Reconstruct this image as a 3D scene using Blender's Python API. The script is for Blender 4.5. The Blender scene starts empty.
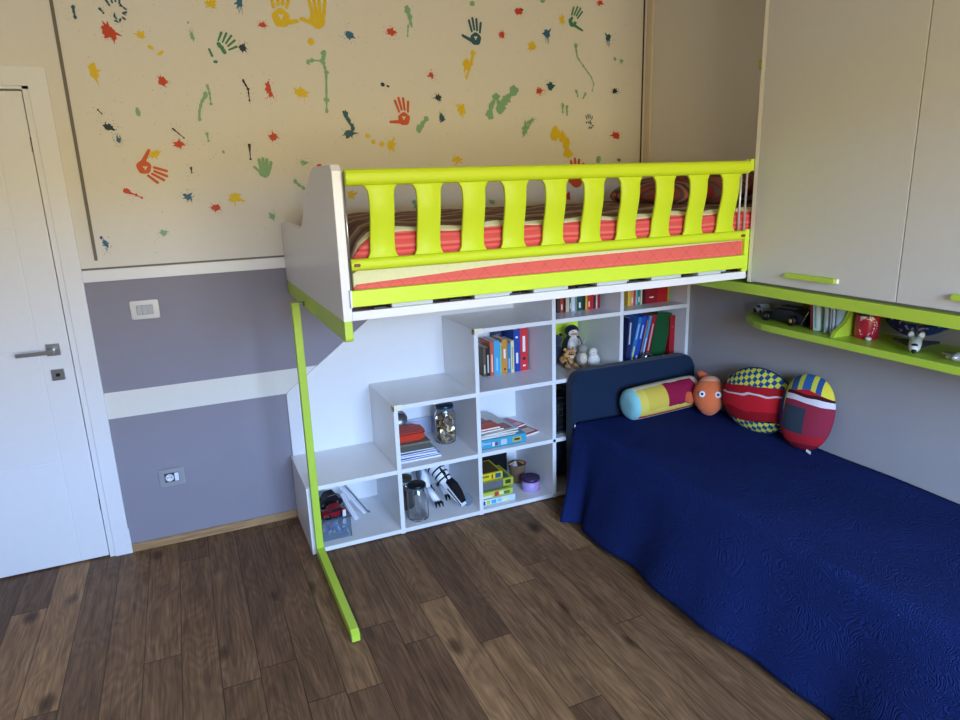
import bpy, bmesh, math, random
from mathutils import Vector, Matrix
D = bpy.data
SC = bpy.context.scene
COL = SC.collection
PI = math.pi
# ---------------------------------------------------------------- camera, sky, window light, exposure
cam = D.objects.new('camera', D.cameras.new('camera'))
COL.objects.link(cam)
_R = Vector((0.9137223, -0.40508232, -0.0319354)); _U = Vector((0.13014932, 0.217305, 0.96738808)); _F = Vector((0.38493208, 0.88808043, -0.25127762))
_m = Matrix((( _R.x, _U.x, -_F.x, .412), (_R.y, _U.y, -_F.y, -3.47), (_R.z, _U.z, -_F.z, 1.708), (0, 0, 0, 1)))
cam.matrix_world = _m
cam.data.sensor_width = 36.0
cam.data.lens = 674.8 / 960 * 36
cam.data.clip_start = 0.02
SC.camera = cam
SC.view_settings.view_transform = 'Standard'
SC.view_settings.look = 'None'
SC.view_settings.gamma = 1.0
SC.view_settings.use_curve_mapping = False
SC.view_settings.exposure = 1.62
SC.cycles.diffuse_bounces = 8
SKY_BLUE, SKY_STRENGTH, GROUND_STRENGTH = (0.43, 0.63, 1.0), 12.6, 4.0
world = D.worlds.new('outdoors'); SC.world = world; world.use_nodes = True
wn = world.node_tree; wn.nodes.clear()
wo = wn.nodes.new('ShaderNodeOutputWorld'); wb = wn.nodes.new('ShaderNodeBackground')
wt = wn.nodes.new('ShaderNodeTexCoord'); ws = wn.nodes.new('ShaderNodeSeparateXYZ'); wr = wn.nodes.new('ShaderNodeValToRGB')
wm = wn.nodes.new('ShaderNodeMath'); wm.operation = 'MULTIPLY_ADD'; wm.inputs[1].default_value = 0.5; wm.inputs[2].default_value = 0.5
wn.links.new(wt.outputs['Generated'], ws.inputs[0]); wn.links.new(ws.outputs['Z'], wm.inputs[0]); wn.links.new(wm.outputs[0], wr.inputs[0])
wn.links.new(wr.outputs[0], wb.inputs[0]); wn.links.new(wb.outputs[0], wo.inputs[0])
wb.inputs[1].default_value = SKY_STRENGTH
els = wr.color_ramp.elements
g = GROUND_STRENGTH / SKY_STRENGTH
els[0].position = 0.0; els[0].color = (0.30*g, 0.22*g, 0.12*g, 1)
els[1].position = 1.0; els[1].color = (0.36, 0.58, 1.0, 1)
for p_, c_ in ((0.36, (0.80*g, 0.68*g, 0.44*g)), (0.46, (1.0*g, 0.84*g, 0.50*g)), (0.495, (1.15*g, 0.90*g, 0.34*g)), (0.540, (1.20*g, 0.92*g, 0.30*g)), (0.553, SKY_BLUE)):
    e_ = els.new(p_); e_.color = (*c_, 1)
# portal in the window opening behind the camera
WX0, WX1, WZ0, WZ1, WY = 0.15, 2.45, 0.90, 2.35, -5.1
pl = D.lights.new('window_portal', 'AREA'); pl.shape = 'RECTANGLE'; pl.size = WX1 - WX0; pl.size_y = WZ1 - WZ0
pl.cycles.is_portal = True
po = D.objects.new('window_portal', pl); COL.objects.link(po)
po.location = ((WX0+WX1)/2, WY - .12, (WZ0+WZ1)/2); po.rotation_euler = (PI/2, 0, 0)

# ---------------------------------------------------------------- helpers
def lin(c):
    def f(v):
        v /= 255.0
        return v/12.92 if v <= 0.04045 else ((v+0.055)/1.055)**2.4
    return tuple(f(v) for v in c)
MATS = {}
def mat(name, rgb, rough=0.5, spec=0.5, metal=0.0, noise=0.0, nscale=30, bump=0.0, bscale=60, trans=0.0, ior=1.45, sheen=0.0, coat=0.0, alpha=1.0):
    if name in MATS: return MATS[name]
    m = D.materials.new(name); m.use_nodes = True; nt = m.node_tree; b = nt.nodes['Principled BSDF']
    c = lin(rgb)
    b.inputs['Base Color'].default_value = (*c, 1); b.inputs['Roughness'].default_value = rough
    b.inputs['Metallic'].default_value = metal; b.inputs['Specular IOR Level'].default_value = spec
    b.inputs['Transmission Weight'].default_value = trans; b.inputs['IOR'].default_value = ior
    b.inputs['Sheen Weight'].default_value = sheen; b.inputs['Coat Weight'].default_value = coat
    b.inputs['Alpha'].default_value = alpha
    tc = nt.nodes.new('ShaderNodeTexCoord')
    n = nt.nodes.new('ShaderNodeTexNoise'); n.inputs['Scale'].default_value = nscale; n.inputs['Detail'].default_value = 4
    nt.links.new(tc.outputs['Object'], n.inputs['Vector'])
    mx = nt.nodes.new('ShaderNodeMix'); mx.data_type = 'RGBA'
    k = noise if noise else 0.02
    mx.inputs['A'].default_value = (*[v*(1-k) for v in c], 1); mx.inputs['B'].default_value = (*[min(1, v*(1+k)) for v in c], 1)
    nt.links.new(n.outputs['Fac'], mx.inputs['Factor']); nt.links.new(mx.outputs['Result'], b.inputs['Base Color'])
    if bump:
        n2 = nt.nodes.new('ShaderNodeTexNoise'); n2.inputs['Scale'].default_value = bscale; n2.inputs['Detail'].default_value = 3
        nt.links.new(tc.outputs['Object'], n2.inputs['Vector'])
        bp = nt.nodes.new('ShaderNodeBump'); bp.inputs['Strength'].default_value = bump; bp.inputs['Distance'].default_value = 0.005
        nt.links.new(n2.outputs['Fac'], bp.inputs['Height']); nt.links.new(bp.outputs['Normal'], b.inputs['Normal'])
    MATS[name] = m
    return m
def tag(o, label=None, cat=None, group=None, kind=None):
    if label: o['label'] = label
    if cat: o['category'] = cat
    if group: o['group'] = group
    if kind: o['kind'] = kind
    return o
def thing(name, label, cat, loc=(0, 0, 0), rot=(0, 0, 0), group=None):
    o = D.objects.new(name, None); COL.objects.link(o); o.location = loc; o.rotation_euler = rot; o.empty_display_size = 0.05
    return tag(o, label, cat, group)
class MB:
    def __init__(s): s.bm = bmesh.new(); s.mi = 0
    def _mark(s, faces, smooth=False):
        for f in faces: f.material_index = s.mi; f.smooth = smooth
    def m(s, i): s.mi = i; return s
    def box(s, a, b, bev=0.0):
        a = Vector(a); b = Vector(b)
        lo = Vector(map(min, a, b)); hi = Vector(map(max, a, b))
        r = bmesh.ops.create_cube(s.bm, size=1.0); vs = r['verts']
        for v in vs: v.co = Vector(((lo[i]+hi[i])/2 + v.co[i]*(hi[i]-lo[i])) for i in range(3))
        es = list({e for v in vs for e in v.link_edges}); fs = list({f for v in vs for f in v.link_faces})
        s._mark(fs)
        if bev:
            r2 = bmesh.ops.bevel(s.bm, geom=es, offset=bev, segments=2, affect='EDGES', profile=0.5)
            s._mark(r2['faces'])
        return s
    def obox(s, c, size, M, bev=0.0):
        n0 = set(s.bm.verts)
        s.box([-v/2 for v in size], [v/2 for v in size], bev)
        for v in set(s.bm.verts) - n0: v.co = Vector(c) + M @ v.co
        return s
    def tube(s, pts, r, seg=10, caps=True, smooth=True):
        pts = [Vector(p) for p in pts]; n = len(pts); rs = r if isinstance(r, (list, tuple)) else [r]*n
        rings = []; up = None
        for i, p in enumerate(pts):
            t = (pts[min(i+1, n-1)] - pts[max(i-1, 0)]).normalized()
            if up is None:
                up = Vector((0, 0, 1)) if abs(t.z) < 0.9 else Vector((1, 0, 0))
            x = up.cross(t)
            if x.length < 1e-4: x = Vector((0, 1, 0)).cross(t)
            x.normalize(); y = t.cross(x); up = y
            rings.append([s.bm.verts.new(p + (x*math.cos(2*PI*k/seg) + y*math.sin(2*PI*k/seg))*rs[i]) for k in range(seg)])
        fs = []
        for i in range(n-1):
            for k in range(seg):
                fs.append(s.bm.faces.new((rings[i][k], rings[i][(k+1) % seg], rings[i+1][(k+1) % seg], rings[i+1][k])))
        s._mark(fs, smooth)
        if caps: s._mark([s.bm.faces.new(rings[0][::-1]), s.bm.faces.new(rings[-1])])
        return s
    def lathe(s, prof, c=(0, 0, 0), seg=24, smooth=True, M=None):
        c = Vector(c); M = M or Matrix.Identity(3); rings = []
        for r, z in prof:
            rings.append([s.bm.verts.new(c + M @ Vector((r*math.cos(2*PI*k/seg), r*math.sin(2*PI*k/seg), z))) for k in range(seg)] if r > 1e-6
                         else [s.bm.verts.new(c + M @ Vector((0, 0, z)))])
        fs = []
        for a, b in zip(rings, rings[1:]):
            for k in range(seg):
                k2 = (k+1) % seg
                if len(a) == 1 and len(b) == 1: continue
                if len(a) == 1: fs.append(s.bm.faces.new((a[0], b[k2], b[k])))
                elif len(b) == 1: fs.append(s.bm.faces.new((a[k], a[k2], b[0])))
                else: fs.append(s.bm.faces.new((a[k], a[k2], b[k2], b[k])))
        s._mark(fs, smooth); return s
    def prism(s, poly, f, h0, h1, bev=0.0):
        # poly: 2D points, f(u,v,h) -> 3D
        a = [s.bm.verts.new(f(u, v, h0)) for u, v in poly]; b = [s.bm.verts.new(f(u, v, h1)) for u, v in poly]
        n = len(poly); fs = [s.bm.faces.new(a), s.bm.faces.new(b[::-1])]
        for i in range(n): fs.append(s.bm.faces.new((a[i], b[i], b[(i+1) % n], a[(i+1) % n])))
        s._mark(fs)
        if bev:
            r2 = bmesh.ops.bevel(s.bm, geom=list({e for f_ in fs[:2] for e in f_.edges}), offset=bev, segments=2, affect='EDGES', profile=0.5)
            s._mark(r2['faces'])
        return s
    def ell(s, c, r, M=None, seg=20, rings=12, fn=None):
        M = M or Matrix.Identity(3); c = Vector(c)
        res = bmesh.ops.create_uvsphere(s.bm, u_segments=seg, v_segments=rings, radius=1.0)
        for v in res['verts']:
            p = v.co.copy()
            if fn: p = fn(p)
            v.co = c + M @ Vector((p.x*r[0], p.y*r[1], p.z*r[2]))
        s._mark(list({f for v in res['verts'] for f in v.link_faces}), True)
        return s
    def grid(s, nu, nv, f, smooth=True, mi=None):
        vs = [[s.bm.verts.new(f(i/nu, j/nv)) for j in range(nv+1)] for i in range(nu+1)]
        for i in range(nu):
            for j in range(nv):
                fc = s.bm.faces.new((vs[i][j], vs[i+1][j], vs[i+1][j+1], vs[i][j+1])); fc.smooth = smooth
                fc.material_index = s.mi if mi is None else mi(i/nu, j/nv)
        return s
    def build(s, name, mats, parent=None, world=True, label=None, recalc=True, **tags):
        if recalc: bmesh.ops.recalc_face_normals(s.bm, faces=s.bm.faces[:])
        if parent is not None and world:
            off = Vector((0, 0, 0)); p = parent
            while p is not None: off += p.location; p = p.parent
            bmesh.ops.translate(s.bm, verts=s.bm.verts[:], vec=-off)
        me = D.meshes.new(name); s.bm.to_mesh(me); s.bm.free()
        for m in (mats if isinstance(mats, (list, tuple)) else [mats]): me.materials.append(m)
        o = D.objects.new(name, me); COL.objects.link(o)
        if parent is not None: o.parent = parent
        return tag(o, label, **tags)
def rot(x=0, y=0, z=0):
    return (Matrix.Rotation(z, 3, 'Z') @ Matrix.Rotation(y, 3, 'Y') @ Matrix.Rotation(x, 3, 'X'))
YZ = lambda u, v, h: Vector((h, u, v))     # poly in (y,z), extruded along x
XZ = lambda u, v, h: Vector((u, h, v))
XY = lambda u, v, h: Vector((u, v, h))
def rrect(u0, v0, u1, v1, r, n=5):
    p = []
    for cx, cy, a0 in ((u1-r, v1-r, 0), (u0+r, v1-r, 90), (u0+r, v0+r, 180), (u1-r, v0+r, 270)):
        for k in range(n+1):
            a = math.radians(a0 + 90*k/n); p.append((cx + r*math.cos(a), cy + r*math.sin(a)))
    return p

# ---------------------------------------------------------------- materials
WHITE = mat('white_melamine', (226, 227, 229), 0.32, bump=0.02)
WHITEWALL = mat('white_wall_paint', (222, 219, 212), 0.75, bump=0.08, bscale=120)
DOORWHITE = mat('white_door_lacquer', (228, 229, 232), 0.35)
MAUVE = mat('mauve_grey_wall_paint', (139, 135, 146), 0.8, bump=0.12, bscale=140, noise=0.04, nscale=6)
GREYLINE = mat('grey_channel', (110, 106, 100), 0.6)
LIME = mat('lime_lacquer', (203, 230, 56), 0.33, noise=0.03)
LIMEPL = mat('lime_plastic', (200, 222, 40), 0.42, 0.3, noise=0.02, nscale=8)
LIMEED = mat('lime_board', (178, 208, 66), 0.38, noise=0.03)
CREAMED = mat('cream_edging', (232, 228, 205), 0.4)
CHROME = mat('brushed_chrome', (170, 172, 176), 0.28, metal=1.0)
STEEL = mat('grey_metal', (150, 152, 154), 0.4, metal=0.9)
BLACK = mat('black_plastic', (18, 18, 22), 0.35)
DKGREY = mat('dark_grey_plastic', (58, 60, 66), 0.45)
PLWHITE = mat('white_plastic', (225, 228, 235), 0.35)
SILVERPL = mat('silver_switch_plate', (176, 177, 182), .32, metal=.6)
GLASS = mat('clear_glass', (255, 255, 255), 0.02, trans=1.0, ior=1.45)
PAPER = mat('paper_pages', (228, 224, 212), 0.8)
def colm(rgb, rough=0.5, **k): return mat('paint_%d_%d_%d' % tuple(rgb), rgb, rough, **k)
def fabric(name, rgb, bump=0.35, scale=400, noise=0.08):
    return mat(name, rgb, 0.92, 0.15, noise=noise, nscale=60, bump=bump, bscale=scale, sheen=0.15)
# node helper
class NT:
    def __init__(s, name, rough=0.5, spec=0.5):
        s.m = D.materials.new(name); s.m.use_nodes = True; s.n = s.m.node_tree; s.b = s.n.nodes['Principled BSDF']
        s.b.inputs['Roughness'].default_value = rough; s.b.inputs['Specular IOR Level'].default_value = spec
        s.tc = s.n.nodes.new('ShaderNodeTexCoord')
    def sep(s, out): q = s.n.nodes.new('ShaderNodeSeparateXYZ'); s.n.links.new(out, q.inputs[0]); return q.outputs
    def put(s, sock, v):
        if isinstance(v, (int, float)): sock.default_value = v
        elif isinstance(v, tuple): sock.default_value = v if len(v) == len(sock.default_value) else (*v, 1)
        else: s.n.links.new(v, sock)
    def math(s, op, a, b=0.0, c=0.0):
        q = s.n.nodes.new('ShaderNodeMath'); q.operation = op
        for i, v in enumerate((a, b, c)): s.put(q.inputs[i], v)
        return q.outputs[0]
    def comb(s, x, y, z):
        q = s.n.nodes.new('ShaderNodeCombineXYZ')
        for i, v in enumerate((x, y, z)): s.put(q.inputs[i], v)
        return q.outputs[0]
    def noise(s, vec, scale=5.0, detail=3, rough=0.5, dist=0.0):
        q = s.n.nodes.new('ShaderNodeTexNoise'); s.put(q.inputs['Vector'], vec); q.inputs['Scale'].default_value = scale
        q.inputs['Detail'].default_value = detail; q.inputs['Roughness'].default_value = rough; q.inputs['Distortion'].default_value = dist
        return q.outputs['Fac']
    def white(s, vec):
        q = s.n.nodes.new('ShaderNodeTexWhiteNoise'); s.put(q.inputs['Vector'], vec); return q.outputs['Value']
    def ramp(s, fac, stops, interp='LINEAR'):
        q = s.n.nodes.new('ShaderNodeValToRGB'); s.put(q.inputs[0], fac); e = q.color_ramp.elements; q.color_ramp.interpolation = interp
        e[0].position = stops[0][0]; e[0].color = (*lin(stops[0][1]), 1); e[1].position = stops[-1][0]; e[1].color = (*lin(stops[-1][1]), 1)
        for p, c in stops[1:-1]: x = e.new(p); x.color = (*lin(c), 1)
        return q.outputs[0]
    def mix(s, fac, a, b, mode='MIX'):
        q = s.n.nodes.new('ShaderNodeMix'); q.data_type = 'RGBA'; q.blend_type = mode
        s.put(q.inputs['Factor'], fac); s.put(q.inputs['A'], a); s.put(q.inputs['B'], b); return q.outputs['Result']
    def bump(s, h, strength=0.3, dist=0.003):
        q = s.n.nodes.new('ShaderNodeBump'); q.inputs['Strength'].default_value = strength; q.inputs['Distance'].default_value = dist
        s.put(q.inputs['Height'], h); s.n.links.new(q.outputs[0], s.b.inputs['Normal'])
    def color(s, c): s.put(s.b.inputs['Base Color'], c)
def floor_material():
    t = NT('oak_plank_floor', 0.5, 0.22)
    o = t.sep(t.tc.outputs['Object']); X, Y = o[0], o[1]
    W = 0.132
    u = t.math('DIVIDE', t.math('SUBTRACT', X, 0.216), W); iu = t.math('FLOOR', u); fu = t.math('SUBTRACT', u, iu)
    r1 = t.white(t.comb(iu, 3.7, 1.0))
    L = 1.35
    v = t.math('ADD', t.math('DIVIDE', Y, L), t.math('MULTIPLY', r1, 7.3)); iv = t.math('FLOOR', v); fv = t.math('SUBTRACT', v, iv)
    r2 = t.white(t.comb(iu, iv, 5.0))
    r3 = t.white(t.comb(iv, iu, 9.0))
    gx = t.math('ADD', X, t.math('MULTIPLY', r2, 13.0))
    warp = t.noise(t.comb(t.math('MULTIPLY', gx, 6.0), t.math('MULTIPLY', Y, 1.5), r2), 1.0, 2, 0.5)
    ringv = t.math('FRACT', t.math('MULTIPLY', t.math('ADD', t.math('MULTIPLY', gx, 1.4), t.math('MULTIPLY', warp, 1.1)), 15.0))
    ring = t.math('ABSOLUTE', t.math('SUBTRACT', ringv, 0.5))
    fine = t.noise(t.comb(t.math('MULTIPLY', gx, 130.0), t.math('MULTIPLY', Y, 5.0), r2), 1.0, 4, 0.65)
    med = t.noise(t.comb(t.math('MULTIPLY', gx, 14.0), t.math('MULTIPLY', Y, 2.0), r2), 1.0, 4, 0.6, 1.0)
    base = t.ramp(r2, [(0.0, (108, 81, 60)), (0.3, (122, 93, 68)), (0.62, (132, 101, 73)), (0.88, (147, 113, 80)), (1.0, (162, 126, 90))])
    c = t.mix(t.math('MULTIPLY', ring, 0.9), base, t.mix(1.0, base, (1.75, 1.72, 1.64, 1), 'MULTIPLY'))
    fr = t.ramp(fine, [(0.30, (150, 150, 150)), (0.62, (255, 255, 255))])
    c = t.mix(0.75, c, fr, 'MULTIPLY')
    md = t.ramp(med, [(0.30, (190, 185, 182)), (0.65, (255, 255, 255))])
    c = t.mix(0.8, c, md, 'MULTIPLY')
    vo = t.n.nodes.new('ShaderNodeTexVoronoi'); vo.inputs['Scale'].default_value = 1.0
    t.put(vo.inputs['Vector'], t.comb(t.math('MULTIPLY', gx, 5.0), t.math('MULTIPLY', Y, 2.4), t.math('MULTIPLY', r3, 20.0)))
    kn = t.ramp(vo.outputs['Distance'], [(0.035, (38, 28, 22)), (0.10, (150, 140, 130)), (0.17, (255, 255, 255))])
    c = t.mix(0.8, c, kn, 'MULTIPLY')
    eu = t.math('MINIMUM', fu, t.math('SUBTRACT', 1.0, fu)); ev = t.math('MINIMUM', fv, t.math('SUBTRACT', 1.0, fv))
    sm = t.math('MULTIPLY', t.math('GREATER_THAN', eu, 0.014), t.math('GREATER_THAN', ev, 0.0018))
    c = t.mix(sm, t.mix(1.0, c, (0.42, 0.40, 0.38, 1), 'MULTIPLY'), c)
    t.color(c)
    t.bump(t.math('ADD', t.math('MULTIPLY', sm, 0.6), t.math('MULTIPLY', fine, 0.35)), 0.35, 0.0015)
    return t.m
def oak_trim():
    t = NT('oak_trim', 0.5)
    o = t.sep(t.tc.outputs['Object'])
    f = t.noise(t.comb(t.math('MULTIPLY', o[0], 6.0), o[1], t.math('MULTIPLY', o[2], 90.0)), 1.0, 4, 0.6, 0.6)
    t.color(t.ramp(f, [(0.3, (128, 98, 62)), (0.55, (165, 130, 88)), (0.7, (182, 148, 104))]))
    return t.m
FLOOR = floor_material(); OAK = oak_trim()
# ---------------------------------------------------------------- the room
XL, XR, YF, ZC = -1.5, 3.038, WY, 2.78
S_ = dict(kind='structure')
MB().box((XL-.1, YF-.1, -.1), (XR+.1, .1, 0)).build('floor', FLOOR, **S_)
MB().box((XL-.1, YF-.1, ZC), (XR+.1, .1, ZC+.1)).build('ceiling', WHITEWALL, **S_)
# back wall: doorway cut out between x=-.91 and -.09
wbk = MB()
DX0, DX1, DZ = -0.955, -0.080, 2.165
wbk.m(0).box((DX0-.01, .11, 0), (DX1+.01, .13, ZC)).box((XL-.1, 0, 0), (DX0, .12, ZC)).box((DX0, 0, DZ), (DX1, .12, ZC))  # first box: unseen backing added behind the door to block outside light
wbk.m(1).box((DX1, 0, 0), (XR+.1, .12, .694))
wbk.m(0).box((DX1, 0, .694), (XR+.1, .12, .822))
wbk.m(1).box((DX1, 0, .822), (XR+.1, .12, 1.340))
wbk.m(0).box((DX1, 0, 1.340), (XR+.1, .12, ZC))
wall_back = wbk.build('wall_back', [WHITEWALL, MAUVE], **S_)
wr_ = MB()
wr_.m(1).box((XR, YF, 0), (XR+.1, 0, 1.34)); wr_.m(0).box((XR, YF, 1.34), (XR+.1, 0, ZC))
wall_right = wr_.build('wall_right', [WHITEWALL, mat('mauve_wall_paint_lightened', (164, 160, 162), .8, bump=.1, bscale=140, noise=.03, nscale=6)], **S_)  # same mauve paint, lightened here to make up for missing light
MB().m(1).box((XL-.1, YF, 0), (XL, 0, 1.34)).m(0).box((XL-.1, YF, 1.34), (XL, 0, ZC)).build('wall_left', [WHITEWALL, MAUVE], **S_)
wf = MB(); o_ = .12
wf.box((XL-.1, YF-o_, 0), (WX0, YF, ZC)).box((WX1, YF-o_, 0), (XR+.1, YF, ZC)).box((WX0, YF-o_, 0), (WX1, YF, WZ0)).box((WX0, YF-o_, WZ1), (WX1, YF, ZC))
wf.build('wall_front', WHITEWALL, **S_)
w1 = MB()
for a, b in (((WX0, WZ0), (WX0+.05, WZ1)), ((WX1-.05, WZ0), (WX1, WZ1)), ((WX0, WZ0), (WX1, WZ0+.05)), ((WX0, WZ1-.05), (WX1, WZ1)), (((WX0+WX1)/2-.035, WZ0), ((WX0+WX1)/2+.035, WZ1))):
    w1.box((a[0], YF-.10, a[1]), (b[0], YF-.04, b[1]))
w1.build('window_1', DOORWHITE, **S_)
# grooves and strips
MB().box((.813-.756, -.004, 1.435), (.813-.756+.013, .001, ZC)).build('trim_1', GREYLINE, **S_)
MB().box((.0, -.004, 1.394), (3.0, .001, 1.402)).build('trim_2', GREYLINE, **S_)
MB().box((.0, -.008, 1.341), (3.03, .001, 1.393), .001).build('trim_3', WHITE, **S_)
MB().box((3.003, -.004, 1.40), (3.011, .001, ZC)).build('trim_4', mat('dark_gap', (60, 52, 42), 0.8), **S_)
MB().box((XR-.012, -.055, 1.36), (XR, 0, ZC), .001).build('trim_5', mat('cream_corner_strip', (228, 214, 192), .6), **S_)
MB().box((0.0, -.012, 0), (.806, 0, .042), .002).build('baseboard_back', OAK, **S_)
MB().box((XR-.012, YF, 0), (XR, -.46, .042), .002).build('baseboard_right', OAK, **S_)

# ---------------------------------------------------------------- door
dr = MB()   # casing
dr.box((-.072, -.015, 0), (0, .0, 2.236), .002).box((DX0-.077, -.015, 0), (DX0-.005, .0, 2.236), .002).box((DX0-.005, -.015, 2.160), (-.070, .0, 2.236), .002)
dr.box((-.096, -.006, 0), (-.071, .10, 2.168), .001).box((DX0-.004, -.006, 0), (DX0+.02, .10, 2.168), .001).box((DX0, -.006, 2.148), (-.071, .10, 2.168), .001)
dr.box((-.004, -.013, .0), (.004, .0, .13), .001)
casing = dr.build('trim_7', DOORWHITE, **S_)
def door_leaf():
    x0, x1, z0, z1, yf, yb, g = DX0+.024, -.101, .006, 2.142, .002, .042, .006
    m = MB()
    vx = -.222; hz = [0.525, 1.055, 1.585]
    def panel(a, b, c, d):   # raised fields separated by V grooves
        m.box((a+g/2, yf, c+g/2), (b-g/2, yf+.006, d-g/2), .0016)
    m.box((x0, yf+.004, z0), (x1, yb, z1))
    panel(vx, x1, z0, z1)
    zs = [z0]+hz+[z1]
    for a, b in zip(zs, zs[1:]): panel(x0, vx, a, b)
    return m
leaf = door_leaf().build('door_1', DOORWHITE, **S_)
h = MB(); h.box((-.192, -.010, 1.028), (-.138, .002, 1.081), .002); h.tube([(-.165, -.008, 1.053), (-.165, -.052, 1.053)], .009)
h.box((-.300, -.062, 1.044), (-.154, -.048, 1.062), .002)
dh = h.build('door_handle', CHROME, leaf, label='brushed metal lever handle on a square rose')
k = MB(); k.box((-.190, -.008, .913), (-.139, .002, .964), .002).build('keyhole_plate', CHROME, leaf, label='square metal lock plate')
k = MB(); k.box((-.172, -.016, .932), (-.156, -.007, .946), .002).build('lock_knob', BLACK, leaf)
m_ = MB()
for z in (.25, 1.9): m_.box((-.1005, .0005, z), (-.0965, .010, z+.06))
m_.build('door_seal', mat('dark_seal', (35, 35, 40), .7), leaf)

# ---------------------------------------------------------------- switch plates
def plate(name, label, cat, x0, x1, z0, z1, sock):
    t = thing(name, label, cat, ((x0+x1)/2, 0, z0))
    MB().prism(rrect(x0, z0, x1, z1, .006), XZ, -.009, 0, .002).build('cover_plate', SILVERPL, t)
    cx, cz, w_, h_ = (x0+x1)/2, (z0+z1)/2, (x1-x0)*.58, (z1-z0)*.52
    MB().box((cx-w_/2, -.0115, cz-h_/2), (cx+w_/2, -.008, cz+h_/2), .001).build('insert', DKGREY if sock else STEEL, t)
    if not sock:
        for i in range(3):
            a = cx-w_/2+w_*i/3
            MB().box((a+.0015, -.015, cz-h_/2+.002), (a+w_/3-.0015, -.011, cz+h_/2-.002), .0015).build('switch_button', mat('grey_buttons', (172, 174, 178), .4), t)
    else:
        MB().box((cx+w_*.18, -.0135, cz-h_/2+.002), (cx+w_/2-.002, -.011, cz+h_/2-.002), .001).build('switch_button', PLWHITE, t)
        q = MB(); q.lathe([(.0, 0), (.019, 0), (.019, .003), (.015, .003), (.013, -.001), (0, -.001)], (cx-w_*.16, -.0125, cz), 20, M=rot(PI/2))
        q.build('socket_face', PLWHITE, t)
        q = MB()
        for d in (-.0085, 0, .0085): q.tube([(cx-w_*.16+d, -.0165, cz), (cx-w_*.16+d, -.012, cz)], .0022, 8)
        q.build('socket_holes', BLACK, t)
plate('light_switch', 'silver three-button switch plate on the upper grey wall band', 'light switch', .167, .287, 1.154, 1.240, False)
plate('wall_socket', 'silver socket plate low on the grey wall near the floor', 'socket', .172, .287, .311, .400, True)

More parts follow.
